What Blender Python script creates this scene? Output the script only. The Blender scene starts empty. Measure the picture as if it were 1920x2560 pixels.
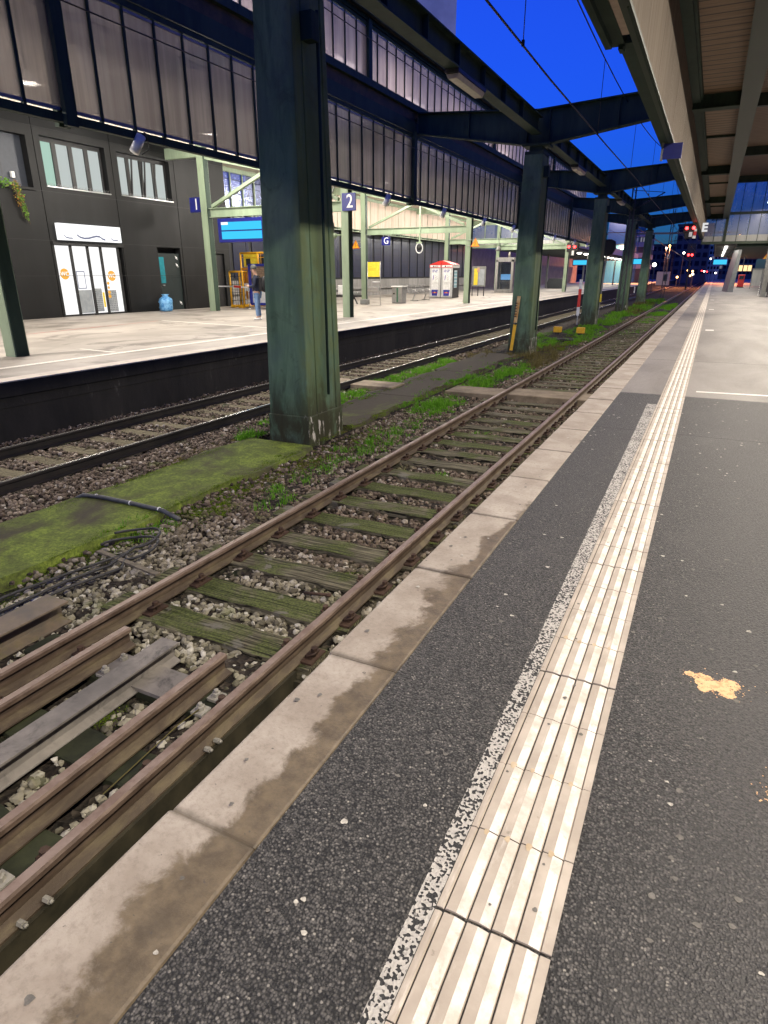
import bpy, bmesh, math, random
import numpy as np
from mathutils import Vector, Matrix
rnd = random.Random(7)
npr = np.random.default_rng(11)
SC = bpy.context.scene
COL = SC.collection
R = math.radians

# ------------------------------------------------------------------ helpers
def tag(o, label=None, cat=None, group=None, kind=None):
    if label: o['label'] = label
    if cat: o['category'] = cat
    if group: o['group'] = group
    if kind: o['kind'] = kind
    return o

def empty(name, loc=(0, 0, 0), label=None, cat=None, group=None):
    o = bpy.data.objects.new(name, None)
    COL.objects.link(o)
    o.location = loc
    o.empty_display_size = 0.2
    return tag(o, label, cat, group)

def copy_tree(o, parent=None):
    c = o.copy()
    COL.objects.link(c)
    c.parent = parent
    for ch in list(o.children):
        copy_tree(ch, c)
    return c

class MB:
    """collects shapes given in world metres; build() makes ONE mesh object"""
    def __init__(s):
        s.v = []; s.f = []; s.mi = []; s.sm = []
    def add(s, vs, fs, mi=0, sm=False):
        n = len(s.v)
        s.v.extend([tuple(p) for p in vs])
        for f in fs:
            s.f.append([i + n for i in f]); s.mi.append(mi); s.sm.append(sm)
        return s
    def box(s, x0, x1, y0, y1, z0, z1, mi=0):
        v = [(x0,y0,z0),(x1,y0,z0),(x1,y1,z0),(x0,y1,z0),(x0,y0,z1),(x1,y0,z1),(x1,y1,z1),(x0,y1,z1)]
        return s.add(v, [(0,3,2,1),(4,5,6,7),(0,1,5,4),(1,2,6,5),(2,3,7,6),(3,0,4,7)], mi)
    def bar(s, a, b, w, h, mi=0, up=(0,0,1)):
        """rectangular bar from a to b, w across, h along up"""
        a = Vector(a); b = Vector(b); d = (b - a).normalized(); u = Vector(up)
        if abs(d.dot(u)) > .98: u = Vector((0,1,0))
        r = d.cross(u).normalized() * (w/2); u = r.normalized().cross(d) * (h/2)
        v = [a-r-u, a+r-u, a+r+u, a-r+u, b-r-u, b+r-u, b+r+u, b-r+u]
        return s.add(v, [(0,3,2,1),(4,5,6,7),(0,1,5,4),(1,2,6,5),(2,3,7,6),(3,0,4,7)][::1], mi)
    def tube(s, pts, r, n=8, mi=0, caps=True, sm=True):
        pts = [Vector(p) for p in pts]; rs = r if isinstance(r, (list, tuple)) else [r]*len(pts)
        vs = []; fs = []
        prev = None
        for i, p in enumerate(pts):
            d = (pts[min(i+1, len(pts)-1)] - pts[max(i-1, 0)]).normalized()
            if prev is None:
                u = Vector((0,0,1)) if abs(d.z) < .9 else Vector((0,1,0))
            else: u = prev
            a = d.cross(u).normalized(); u2 = a.cross(d).normalized(); prev = u2
            for k in range(n):
                t = 2*math.pi*k/n
                vs.append(p + (a*math.cos(t) + u2*math.sin(t))*rs[i])
        for i in range(len(pts)-1):
            for k in range(n):
                k2 = (k+1) % n
                fs.append((i*n+k, i*n+k2, (i+1)*n+k2, (i+1)*n+k))
        if caps:
            fs.append(tuple(range(n))[::-1]); m = (len(pts)-1)*n
            fs.append(tuple(range(m, m+n)))
        return s.add(vs, fs, mi, sm)
    def ext(s, poly, axis, a0, a1, mi=0, sm=False, caps=True):
        """extrude a 2-D polygon along an axis ('x': poly=(y,z), 'y': poly=(x,z), 'z': poly=(x,y))"""
        n = len(poly)
        def P(p, a): return (a,p[0],p[1]) if axis=='x' else ((p[0],a,p[1]) if axis=='y' else (p[0],p[1],a))
        vs = [P(p,a0) for p in poly] + [P(p,a1) for p in poly]
        fs = [(i,(i+1)%n,n+(i+1)%n,n+i) for i in range(n)]
        if caps: fs += [tuple(range(n))[::-1], tuple(range(n,2*n))]
        return s.add(vs, fs, mi, sm)
    def lathe(s, prof, c, n=16, mi=0, sm=True):
        vs=[]; fs=[]
        for r_, z in prof:
            for k in range(n):
                t=2*math.pi*k/n; vs.append((c[0]+r_*math.cos(t), c[1]+r_*math.sin(t), c[2]+z))
        for i in range(len(prof)-1):
            for k in range(n):
                k2=(k+1)%n; fs.append((i*n+k,i*n+k2,(i+1)*n+k2,(i+1)*n+k))
        fs.append(tuple(range(n))[::-1]); m=(len(prof)-1)*n; fs.append(tuple(range(m,m+n)))
        return s.add(vs,fs,mi,sm)
    def ball(s, c, r, n=10, mi=0, sc=(1,1,1)):
        pr=[(r*math.sin(math.pi*i/n)+1e-4, -r*math.cos(math.pi*i/n)) for i in range(n+1)]
        st=len(s.v); s.lathe(pr, (0,0,0), n+2, mi)
        for i in range(st,len(s.v)):
            p=s.v[i]; s.v[i]=(c[0]+p[0]*sc[0],c[1]+p[1]*sc[1],c[2]+p[2]*sc[2])
        return s
    def quad(s, a,b,c,d, mi=0): return s.add([a,b,c,d],[(0,1,2,3)],mi)
    def build(s, name, mats, parent=None, bevel=0, flip=True):
        me = bpy.data.meshes.new(name)
        o0 = parent.location if parent is not None else Vector((0,0,0))
        p = parent
        while p is not None and p.parent is not None:
            p = p.parent; o0 = o0 + p.location
        vs = [(v[0]-o0[0], v[1]-o0[1], v[2]-o0[2]) for v in s.v]
        me.from_pydata(vs, [], s.f)
        mats = mats if isinstance(mats, (list, tuple)) else [mats]
        for m in mats: me.materials.append(m)
        me.polygons.foreach_set('material_index', s.mi)
        me.polygons.foreach_set('use_smooth', s.sm)
        me.update()
        if flip:
            bm = bmesh.new(); bm.from_mesh(me)
            bmesh.ops.recalc_face_normals(bm, faces=bm.faces)
            bm.to_mesh(me); bm.free()
        o = bpy.data.objects.new(name, me); COL.objects.link(o)
        if parent is not None: o.parent = parent
        if bevel:
            b = o.modifiers.new('bevel', 'BEVEL'); b.width = bevel; b.segments = 2
            b.limit_method = 'ANGLE'; b.angle_limit = R(40)
        return o

def raw_mesh(name, V, F, mat, smooth=False, parent=None):
    """numpy mesh: V (n,3), F (m,3) triangles"""
    me = bpy.data.meshes.new(name)
    me.vertices.add(len(V)); me.vertices.foreach_set('co', np.ascontiguousarray(V, dtype=np.float32).ravel())
    k = F.shape[1]
    me.loops.add(F.size); me.loops.foreach_set('vertex_index', np.ascontiguousarray(F, dtype=np.int32).ravel())
    me.polygons.add(len(F)); me.polygons.foreach_set('loop_start', np.arange(0, F.size, k, dtype=np.int32))
    me.polygons.foreach_set('loop_total', np.full(len(F), k, dtype=np.int32))
    me.polygons.foreach_set('use_smooth', np.full(len(F), smooth))
    me.materials.append(mat); me.update(); me.validate()
    o = bpy.data.objects.new(name, me); COL.objects.link(o)
    if parent is not None: o.parent = parent
    return o

def text(name, body, size, loc, rot, mat, parent=None, ext=.002, align='CENTER', bold=0, sx=1):
    cu = bpy.data.curves.new(name, 'FONT'); cu.body = body; cu.size = size; cu.extrude = ext
    cu.align_x = align; cu.align_y = 'CENTER'; cu.offset = bold
    t = bpy.data.objects.new(name, cu); COL.objects.link(t)
    dg = bpy.context.evaluated_depsgraph_get(); dg.update()
    me = bpy.data.meshes.new_from_object(t.evaluated_get(dg)); me.name = name
    bpy.data.objects.remove(t)
    me.transform(Matrix.Diagonal((sx,1,1,1)))
    me.materials.clear(); me.materials.append(mat)
    o = bpy.data.objects.new(name, me); COL.objects.link(o)
    o0 = Vector((0,0,0)); p = parent
    while p is not None: o0 = o0 + p.location; p = p.parent
    o.location = Vector(loc) - o0; o.rotation_euler = rot; o.parent = parent
    return o
FACE_CAM = (R(90), 0, 0)          # reads towards -Y
FACE_RIGHT = (R(90), 0, R(90))    # reads towards +X

# ------------------------------------------------------------------ materials
def nd(nt, typ, **kw):
    n = nt.nodes.new(typ)
    for k, v in kw.items():
        if k.startswith('i_'):
            key = k[2:]; key = int(key) if key.isdigit() else key
            n.inputs[key].default_value = v
        else: setattr(n, k, v)
    return n
def new_mat(name):
    m = bpy.data.materials.new(name); m.use_nodes = True
    nt = m.node_tree; nt.nodes.clear()
    out = nt.nodes.new('ShaderNodeOutputMaterial')
    return m, nt, out
def c4(c): return (c[0], c[1], c[2], 1)
def ramp(nt, fac, stops, interp='LINEAR'):
    r = nt.nodes.new('ShaderNodeValToRGB'); r.color_ramp.interpolation = interp
    e = r.color_ramp.elements
    while len(e) < len(stops): e.new(.5)
    for i, (p, c) in enumerate(stops):
        e[i].position = p; e[i].color = c4(c) if len(c) == 3 else c
    nt.links.new(fac, r.inputs[0]); return r.outputs[0]
def mixc(nt, fac, a, b, mode='MIX'):
    m = nt.nodes.new('ShaderNodeMix'); m.data_type = 'RGBA'; m.blend_type = mode
    for sock, val in ((m.inputs[0], fac), (m.inputs[6], a), (m.inputs[7], b)):
        if isinstance(val, (int, float)): sock.default_value = val
        elif isinstance(val, (tuple, list)): sock.default_value = c4(val)
        else: nt.links.new(val, sock)
    return m.outputs[2]
def math_(nt, op, a, b=None, clamp=False):
    m = nt.nodes.new('ShaderNodeMath'); m.operation = op; m.use_clamp = clamp
    for i, val in enumerate((a, b)):
        if val is None: continue
        if isinstance(val, (int, float)): m.inputs[i].default_value = val
        else: nt.links.new(val, m.inputs[i])
    return m.outputs[0]
def pos(nt, scale=(1,1,1)):
    g = nt.nodes.new('ShaderNodeNewGeometry')
    if scale == (1,1,1): return g.outputs['Position']
    mp = nd(nt, 'ShaderNodeMapping'); mp.inputs['Scale'].default_value = scale
    nt.links.new(g.outputs['Position'], mp.inputs[0]); return mp.outputs[0]
def noise(nt, vec, scale, detail=5, rough=.6, dist=0):
    n = nd(nt, 'ShaderNodeTexNoise'); n.inputs['Scale'].default_value = scale
    n.inputs['Detail'].default_value = detail; n.inputs['Roughness'].default_value = rough
    n.inputs['Distortion'].default_value = dist
    nt.links.new(vec, n.inputs['Vector']); return n.outputs['Fac']
def sep(nt, vec):
    s = nt.nodes.new('ShaderNodeSeparateXYZ'); nt.links.new(vec, s.inputs[0]); return s.outputs
def sstep(nt, x, a, b):
    m = nd(nt, 'ShaderNodeMapRange', interpolation_type='SMOOTHSTEP')
    nt.links.new(x, m.inputs[0]); m.inputs[1].default_value = a; m.inputs[2].default_value = b
    return m.outputs[0]
def bump(nt, h, strength=.4, dist=.01):
    b = nd(nt, 'ShaderNodeBump'); b.inputs['Strength'].default_value = strength; b.inputs['Distance'].default_value = dist
    nt.links.new(h, b.inputs['Height']); return b.outputs[0]
def pbr(nt, out, col, rough=.6, metal=0, normal=None, spec=.5):
    p = nt.nodes.new('ShaderNodeBsdfPrincipled')
    for key, val in (('Base Color', col), ('Roughness', rough), ('Metallic', metal)):
        if isinstance(val, (int, float)): p.inputs[key].default_value = val
        elif isinstance(val, (tuple, list)): p.inputs[key].default_value = c4(val)
        else: nt.links.new(val, p.inputs[key])
    p.inputs['Specular IOR Level'].default_value = spec
    if normal is not None: nt.links.new(normal, p.inputs['Normal'])
    nt.links.new(p.outputs[0], out.inputs[0]); return p

def worn(name, c1, c2, scale=3, rough=.6, metal=0, bmp=.25, bscale=40, streak=0, dirt=None, dirt_amt=.45, spec=.4, bdist=.004):
    """two-tone weathered surface; streak>0 stretches the pattern vertically; dirt = colour of blotches"""
    m, nt, out = new_mat(name)
    v = pos(nt, (1, 1, 1/(1+streak*8)) if streak else (1,1,1))
    n1 = noise(nt, v, scale, 6, .65)
    col = mixc(nt, sstep(nt, n1, .3, .7), c1, c2)
    if dirt:
        n2 = noise(nt, v, scale*2.7, 8, .7, .6)
        f = math_(nt, 'MULTIPLY', sstep(nt, n2, .5, .72), dirt_amt)
        col = mixc(nt, f, col, dirt)
    fine = noise(nt, pos(nt), bscale, 4, .6)
    col = mixc(nt, .22, col, mixc(nt, fine, (.0,.0,.0), (1.6,1.6,1.6)), 'MULTIPLY') if False else col
    rg = math_(nt, 'ADD', math_(nt, 'MULTIPLY', n1, .2), rough-.1)
    pbr(nt, out, col, rg, metal, bump(nt, fine, bmp, bdist), spec)
    return m
def flat(name, c, rough=.5, metal=0, spec=.5, bmp=.06):
    m, nt, out = new_mat(name)
    n = noise(nt, pos(nt), 9, 4, .6)
    col = mixc(nt, sstep(nt, n, .3, .75), tuple(x*.86 for x in c), tuple(min(1, x*1.08) for x in c))
    f2 = noise(nt, pos(nt), 60, 3)
    pbr(nt, out, col, rough, metal, bump(nt, f2, bmp, .003), spec)
    return m
def emit(name, c, s):
    m, nt, out = new_mat(name)
    e = nd(nt, 'ShaderNodeEmission'); e.inputs[0].default_value = c4(c); e.inputs[1].default_value = s
    nt.links.new(e.outputs[0], out.inputs[0]); return m
M = {}
NEAR_P, NEAR_FAR, HIGH_P, FAR_P, CAN_P = 620, 0.85, 620, 860, 420
def build_mats():
    # --- platform asphalt: coarse chippings near, paler worn mastic beyond
    m, nt, out = new_mat('asphalt'); P = pos(nt); xyz = sep(nt, P)
    vor = nd(nt, 'ShaderNodeTexVoronoi'); vor.inputs['Scale'].default_value = 125; nt.links.new(P, vor.inputs['Vector'])
    vr = sep(nt, vor.outputs['Color'])[0]
    chips = ramp(nt, vr, [(0,(.014,.014,.014)),(.25,(.045,.043,.041)),(.7,(.095,.09,.084)),(.93,(.14,.132,.122)),(.985,(.2,.188,.17)),(1,(.32,.3,.26))])
    edge = sstep(nt, vor.outputs['Distance'], .3, .8)
    pits = sstep(nt, noise(nt, P, 85, 3, .6), .56, .68)
    chips = mixc(nt, edge, chips, (.012,.012,.012))
    chips = mixc(nt, math_(nt,'MULTIPLY',pits,.75), chips, (.012,.0115,.011))
    big = noise(nt, P, 1.1, 6, .6, .4)
    worn_ = mixc(nt, sstep(nt, noise(nt, P, 75, 4, .7), .35, .7), (.035,.034,.033), (.115,.109,.103))
    side = sstep(nt, math_(nt,'ADD', xyz[0], math_(nt,'MULTIPLY', big, .9)), .35, 1.0)
    near = mixc(nt, math_(nt,'MULTIPLY', side, .7), chips, worn_)
    near = mixc(nt, math_(nt,'MULTIPLY', sstep(nt, big, .55, .7), .35), near, (.09,.085,.08))
    fine = noise(nt, P, 55, 4)
    patch = noise(nt, pos(nt,(1,.35,1)), .8, 6, .6, .5)
    far = mixc(nt, sstep(nt, patch, .32, .66), (.155,.14,.127), (.255,.233,.21))
    far = mixc(nt, math_(nt,'MULTIPLY',fine,.35), far, (.12,.11,.1))
    far = mixc(nt, math_(nt,'MULTIPLY',sstep(nt, noise(nt, pos(nt,(1,.5,1)), 2.2, 7,.7,.8), .6,.72),.5), far, (.11,.1,.095))
    wob = math_(nt,'ADD', xyz[1], math_(nt,'MULTIPLY', noise(nt,P,5,4), .12))
    fm = sstep(nt, wob, 9.86, 9.96)
    col = mixc(nt, fm, near, far)
    # cracks / joints across the platform
    for yc, w_ in ((7.36,.016),(14.12,.022),(33.0,.03),(52.0,.03)):
        d = math_(nt,'ABSOLUTE', math_(nt,'SUBTRACT', math_(nt,'ADD', xyz[1], math_(nt,'MULTIPLY', noise(nt,P,3.2,5,.7), .1)), yc+.05))
        col = mixc(nt, sstep(nt, d, w_, w_*.4), col, (.015,.014,.013))
    h = math_(nt,'ADD', math_(nt,'MULTIPLY', math_(nt,'SUBTRACT', 1, edge), .6), math_(nt,'MULTIPLY', fine, .4))
    rgh = math_(nt,'ADD', math_(nt,'MULTIPLY', vr, .25), .5)
    hs = math_(nt,'MULTIPLY', h, math_(nt,'SUBTRACT', 1, math_(nt,'MULTIPLY',fm,.8)))
    pbr(nt, out, col, rgh, 0, bump(nt, hs, .9, .006), .45); M['asphalt'] = m

    # --- kerb stones: pale concrete, brown wet margin, dark gum
    m, nt, out = new_mat('kerb_concrete'); P = pos(nt); xyz = sep(nt, P)
    n1 = noise(nt, P, 3.2, 8, .66, .3)
    ysh = math_(nt,'SUBTRACT', xyz[1], .0975); cell = math_(nt,'FLOOR', ysh)
    wn = nd(nt,'ShaderNodeTexWhiteNoise', noise_dimensions='1D'); nt.links.new(cell, wn.inputs['W'])
    base = mixc(nt, sstep(nt, n1, .3, .7), (.28,.235,.19), (.44,.39,.33))
    base = mixc(nt, math_(nt,'MULTIPLY', wn.outputs['Value'], .25), base, (.26,.215,.165))
    base = mixc(nt, math_(nt,'MULTIPLY', sstep(nt, noise(nt,P,46,5,.75), .45,.7), .4), base, (.17,.14,.11))
    e1 = math_(nt,'MULTIPLY', math_(nt,'SUBTRACT', noise(nt, pos(nt,(1.6,1,1)), 1.7, 2, .5), .5), .50)
    e2 = math_(nt,'MULTIPLY', math_(nt,'SUBTRACT', noise(nt, P, 8, 6, .7, .3), .5), .26)
    fade = math_(nt,'MULTIPLY', sstep(nt, xyz[1], 2.8, 5.2), .21)
    wet = math_(nt,'SUBTRACT', math_(nt,'ADD', math_(nt,'ADD', xyz[0], e1), e2), fade)
    wm = sstep(nt, wet, -1.135, -1.075)
    brown = mixc(nt, sstep(nt, noise(nt,P,10,6,.7), .3,.7), (.055,.038,.018), (.155,.115,.065))
    col = mixc(nt, math_(nt,'MULTIPLY', wm, .9), base, brown)
    jd = math_(nt,'ABSOLUTE', math_(nt,'SUBTRACT', math_(nt,'FRACT', math_(nt,'ADD', ysh, .5)), .5))
    jm = sstep(nt, math_(nt,'ADD', jd, math_(nt,'MULTIPLY', noise(nt,P,14,5,.7), .05)), .06, .022)
    col = mixc(nt, math_(nt,'MULTIPLY', jm, .65), col, (.07,.055,.035))
    sp = noise(nt, P, 26, 3, .6)
    col = mixc(nt, math_(nt,'MULTIPLY', sstep(nt, sp, .68,.74), .75), col, (.055,.05,.045))
    rg = math_(nt,'SUBTRACT', .75, math_(nt,'MULTIPLY', wm, .25))
    pbr(nt, out, col, rg, 0, bump(nt, math_(nt,'ADD', noise(nt,P,90,6,.75), math_(nt,'MULTIPLY', n1, .6)), .5, .005)); M['kerb'] = m

    m, nt, out = new_mat('tactile_concrete'); P = pos(nt); xyz = sep(nt, P)
    n1 = noise(nt, P, 5, 6, .6); n2 = noise(nt, pos(nt,(3,.7,1)), 7, 6, .7)
    col = mixc(nt, sstep(nt, n1, .3, .72), (.36,.31,.255), (.49,.43,.36))
    col = mixc(nt, sstep(nt, n2, .56, .8), col, (.66,.61,.54))
    col = mixc(nt, math_(nt,'MULTIPLY', sstep(nt, noise(nt,P,28,4), .66,.75), .6), col, (.2,.17,.13))
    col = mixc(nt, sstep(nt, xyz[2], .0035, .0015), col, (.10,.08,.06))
    pbr(nt, out, col, .7, 0, bump(nt, noise(nt,P,110,4,.7), .25, .002)); M['tactile'] = m

    M['tact_white'] = worn('bright_rib_slope', (.50,.44,.37), (.80,.76,.69), 9, .65, 0, .25, 110, 0, (.42,.36,.29), .7)  # paler colour for the rib slopes facing right
    M['chip'] = worn('chipped_rib', (.42,.32,.2), (.55,.45,.32), 20, .8)
    m, nt, out = new_mat('speckled_white_paint'); P = pos(nt)
    vor = nd(nt, 'ShaderNodeTexVoronoi'); vor.inputs['Scale'].default_value = 125; nt.links.new(P, vor.inputs['Vector'])
    vr = sep(nt, vor.outputs['Color'])[0]; n1 = noise(nt, P, 6, 5)
    f = sstep(nt, math_(nt,'ADD', vr, math_(nt,'MULTIPLY', math_(nt,'SUBTRACT', n1, .5), 1.1)), .36, .44)
    col = mixc(nt, f, (.02,.02,.02), mixc(nt, noise(nt,P,60,3), (.30,.285,.26), (.56,.53,.48)))
    pbr(nt, out, col, .7, 0, bump(nt, vor.outputs['Distance'], .8, .005)); M['speckle'] = m

    m, nt, out = new_mat('worn_white_paint'); P = pos(nt)
    n1 = noise(nt, P, 30, 6, .7)
    col = mixc(nt, sstep(nt, n1, .54, .66), (.68,.65,.6), (.25,.235,.22))
    pbr(nt, out, col, .6, 0, bump(nt, n1, .2, .002)); M['paint'] = m
    M['redpaint'] = worn('worn_red_line', (.5,.12,.12), (.4,.25,.22), 8, .7)

    # --- far platform surface
    m, nt, out = new_mat('far_platform_paving'); P = pos(nt); xyz = sep(nt, P)
    n1 = noise(nt, pos(nt,(1,.6,1)), .55, 7, .62, .6); n2 = noise(nt, P, 4, 6, .65)
    col = mixc(nt, sstep(nt, n1, .3, .7), (.22,.20,.18), (.40,.365,.33))
    col = mixc(nt, math_(nt,'MULTIPLY', sstep(nt, noise(nt, pos(nt,(.8,.5,1)), .9, 7,.65,1.), .53,.63), .75), col, (.105,.092,.08))
    col = mixc(nt, math_(nt,'MULTIPLY', n2, .25), col, (.2,.18,.16))
    pbr(nt, out, col, .62, 0, bump(nt, noise(nt,P,30,5), .2, .004)); M['farplat'] = m
    M['edge_stone'] = worn('platform_edge_stone', (.40,.36,.32), (.52,.47,.42), 2.5, .7, dirt=(.2,.16,.12), dirt_amt=.4)
    # --- sooty retaining wall
    m, nt, out = new_mat('sooty_wall'); P = pos(nt)
    n1 = noise(nt, pos(nt,(1,1,.25)), 2.2, 7, .65, .3); n2 = noise(nt, pos(nt,(1,1,.35)), 3.1, 8, .7, 1.2)
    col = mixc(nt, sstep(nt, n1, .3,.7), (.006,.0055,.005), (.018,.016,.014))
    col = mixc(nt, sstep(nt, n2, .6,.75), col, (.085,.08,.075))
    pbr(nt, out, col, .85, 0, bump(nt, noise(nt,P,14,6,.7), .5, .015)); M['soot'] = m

    # --- track bed soil, stones
    m, nt, out = new_mat('track_bed'); P = pos(nt)
    vor = nd(nt, 'ShaderNodeTexVoronoi'); vor.inputs['Scale'].default_value = 24; nt.links.new(P, vor.inputs['Vector'])
    n1 = noise(nt, P, 1.3, 6, .65, .5)
    col = ramp(nt, sep(nt, vor.outputs['Color'])[0], [(0,(.010,.008,.006)),(.6,(.025,.019,.014)),(1,(.06,.048,.037))])
    col = mixc(nt, math_(nt,'MULTIPLY', sstep(nt, n1, .52,.68), .55), col, (.03,.045,.012))
    pbr(nt, out, col, .9, 0, bump(nt, vor.outputs['Distance'], 1, .03), .25); M['soil'] = m
    m, nt, out = new_mat('ballast_stone'); g = nt.nodes.new('ShaderNodeNewGeometry'); P = g.outputs['Position']; xyz = sep(nt, P)
    rpi = g.outputs['Random Per Island']
    grey = ramp(nt, rpi, [(0,(.06,.055,.04)),(.25,(.16,.145,.10)),(.5,(.30,.275,.195)),(.8,(.43,.40,.31)),(1,(.66,.63,.55))])
    brown = ramp(nt, rpi, [(0,(.03,.021,.015)),(.4,(.10,.072,.052)),(.7,(.18,.135,.10)),(.92,(.26,.21,.16)),(1,(.46,.42,.36))])
    f = sstep(nt, math_(nt,'ADD', xyz[1], math_(nt,'MULTIPLY', noise(nt,P,1.2,3), 2.0)), 4.0, 6.5)
    f = math_(nt,'MAXIMUM', f, sstep(nt, math_(nt,'ADD', xyz[0], math_(nt,'MULTIPLY', noise(nt,P,2,3), .5)), -4.5, -5.0))
    col = mixc(nt, f, grey, brown)
    n2 = noise(nt, P, 35, 5, .65)
    col = mixc(nt, math_(nt,'MULTIPLY', n2, .45), col, (.05,.045,.03))
    mossm = math_(nt,'MULTIPLY', sstep(nt, noise(nt,P,2.1,4,.6), .55,.7), .5)
    col = mixc(nt, mossm, col, (.085,.105,.022))
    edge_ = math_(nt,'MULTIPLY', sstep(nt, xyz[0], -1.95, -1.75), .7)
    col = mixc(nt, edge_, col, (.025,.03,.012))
    pbr(nt, out, col, .8, 0, bump(nt, n2, .4, .004), .3); M['stone'] = m
    # --- sleepers
    m, nt, out = new_mat('mossy_timber'); P = pos(nt); xyz = sep(nt, P)
    gr = noise(nt, pos(nt,(.7,14,8)), 3.0, 7, .7, .3); n1 = noise(nt, P, 3.0, 6, .6, .4)
    wood = mixc(nt, sstep(nt, gr, .35,.65), (.022,.019,.013), (.21,.19,.125))
    moss = mixc(nt, sstep(nt, noise(nt,P,50,4),.3,.7), (.025,.036,.008), (.12,.15,.035))
    nearf = sstep(nt, xyz[1], 16, 5)
    crk = noise(nt, pos(nt,(.22,30,8)), 2.6, 5, .6, .2); oi = nd(nt,'ShaderNodeObjectInfo'); rn = oi.outputs['Random']
    wood = mixc(nt, sstep(nt, crk, .56,.62), wood, (.012,.011,.008)); grey = sstep(nt, noise(nt, pos(nt,(1,1.5,1)), 1.9, 5, .65, .8), .60,.66)
    f = math_(nt,'MULTIPLY', sstep(nt, math_(nt,'ADD', n1, math_(nt,'ADD', math_(nt,'MULTIPLY',nearf,.08), math_(nt,'MULTIPLY', math_(nt,'SUBTRACT', rn, .5), .22))), .44,.62), .8)
    moss = mixc(nt, sstep(nt, crk, .55,.62), moss, (.016,.02,.007)); f = math_(nt,'MULTIPLY', f, math_(nt,'SUBTRACT', 1, math_(nt,'MULTIPLY', grey, .9))); wood = mixc(nt, math_(nt,'MULTIPLY',grey,.8), wood, (.17,.16,.135))
    g2 = nt.nodes.new('ShaderNodeNewGeometry'); nz = sep(nt, g2.outputs['Normal'])[2]
    f = math_(nt,'MULTIPLY', f, sstep(nt, nz, .2,.8))
    f = math_(nt,'MULTIPLY', f, sstep(nt, xyz[0], -6.8, -6.2))
    pal = mixc(nt, sstep(nt, xyz[0], -6.2,-6.8), wood, mixc(nt, gr, (.07,.06,.036), (.17,.15,.095)))
    col = mixc(nt, f, pal, moss)
    pbr(nt, out, col, .85, 0, bump(nt, math_(nt,'SUBTRACT', gr, math_(nt,'MULTIPLY', sstep(nt, crk, .56,.62), .8)), 1, .016), .2); M['timber'] = m; M['timber_dark'] = worn('black_algae_timber', (.012,.014,.007), (.035,.04,.017), 4, .7, 0, .4, 40)
    m, nt, out = new_mat('mossy_concrete'); P = pos(nt); xyz = sep(nt, P)
    n1 = noise(nt, pos(nt,(1,.6,1)), 1.15, 7, .6, .5)
    base = mixc(nt, noise(nt,P,14,6,.7), (.032,.027,.018), (.075,.062,.042))
    alg = mixc(nt, sstep(nt,noise(nt,P,32,6,.75),.3,.7), (.075,.115,.012), (.25,.33,.045))
    k = math_(nt,'SUBTRACT', n1, math_(nt,'MULTIPLY', sstep(nt, xyz[1], 7, 13), .3))
    alg = mixc(nt, sstep(nt, noise(nt, P, 3.4, 7, .68, .6), .38, .62), mixc(nt, .6, alg, (.035,.042,.014)), alg)
    col = mixc(nt, math_(nt,'MULTIPLY', sstep(nt, k, .30,.56), .95), base, alg)
    col = mixc(nt, math_(nt,'MULTIPLY', sstep(nt, noise(nt,P,60,2), .76,.8),.8), col, (.3,.29,.24))
    pbr(nt, out, col, .85, 0, bump(nt, noise(nt,P,40,6,.7), .5, .006), .3); M['mosscon'] = m
    # --- rails / iron
    m, nt, out = new_mat('rusty_rail'); P = pos(nt); xyz = sep(nt, P)
    n1 = noise(nt, pos(nt,(1,.35,1)), 9, 7, .7, .4); n2 = noise(nt, P, 3, 6, .65)
    col = mixc(nt, sstep(nt, n1, .3,.7), (.085,.055,.038), (.20,.145,.11))
    col = mixc(nt, math_(nt,'MULTIPLY', sstep(nt, n2, .5,.68), .6), col, (.05,.032,.022))
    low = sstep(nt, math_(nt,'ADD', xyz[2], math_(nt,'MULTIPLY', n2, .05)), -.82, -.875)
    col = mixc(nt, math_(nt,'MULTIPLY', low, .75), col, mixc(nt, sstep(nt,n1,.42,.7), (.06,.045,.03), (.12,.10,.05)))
    web_shade = math_(nt,'MULTIPLY', sstep(nt, xyz[2], -.812,-.822), sstep(nt, xyz[2], -.87,-.85))  # shade under the rail head, painted into the colour
    col = mixc(nt, math_(nt,'MULTIPLY', web_shade, .7), col, (.035,.024,.018))
    pbr(nt, out, col, .6, .15, bump(nt, noise(nt,P,70,6,.75), .5, .004), .35); M['rail'] = m
    M['railtop'] = worn('worn_rail_head', (.21,.145,.11), (.32,.245,.20), 6, .45, .3, .2, 80, 0, (.13,.08,.05), .4)
    M['polish'] = flat('polished_rail_head', (.62,.60,.57), .22, .9)
    M['rail_dark'] = worn('dark_rail', (.007,.006,.005), (.018,.014,.011), 5, .7)  # near-black colour for the far-track rails below the head top
    M['iron'] = worn('grey_iron_plate', (.12,.11,.10), (.27,.245,.215), 1.6, .7, .0, .25, 60, 0, (.035,.033,.034), .75)
    M['plate'] = worn('rust_brown_plate', (.10,.085,.07), (.22,.165,.11), 2.2, .65, 0, .25, 60, 0, (.12,.115,.03), .6)
    M['rust'] = worn('rust', (.035,.02,.013), (.085,.05,.032), 12, .75, .1, .5, 90)
    M['bolt'] = worn('lichen_bolt', (.22,.21,.17), (.36,.34,.29), 14, .7, .1)
    # --- painted steel
    m, nt, out = new_mat('green_pillar_paint'); P = pos(nt); xyz = sep(nt, P)
    n1 = noise(nt, pos(nt,(1,1,.16)), 4.2, 7, .65, .5); n2 = noise(nt, pos(nt,(1,1,.4)), 3.3, 7, .7, 1.0); n3 = noise(nt,P,1.2,4,.6); n4 = noise(nt, pos(nt,(1,1,.7)), 2.1, 8, .72, 1.5)
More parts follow.
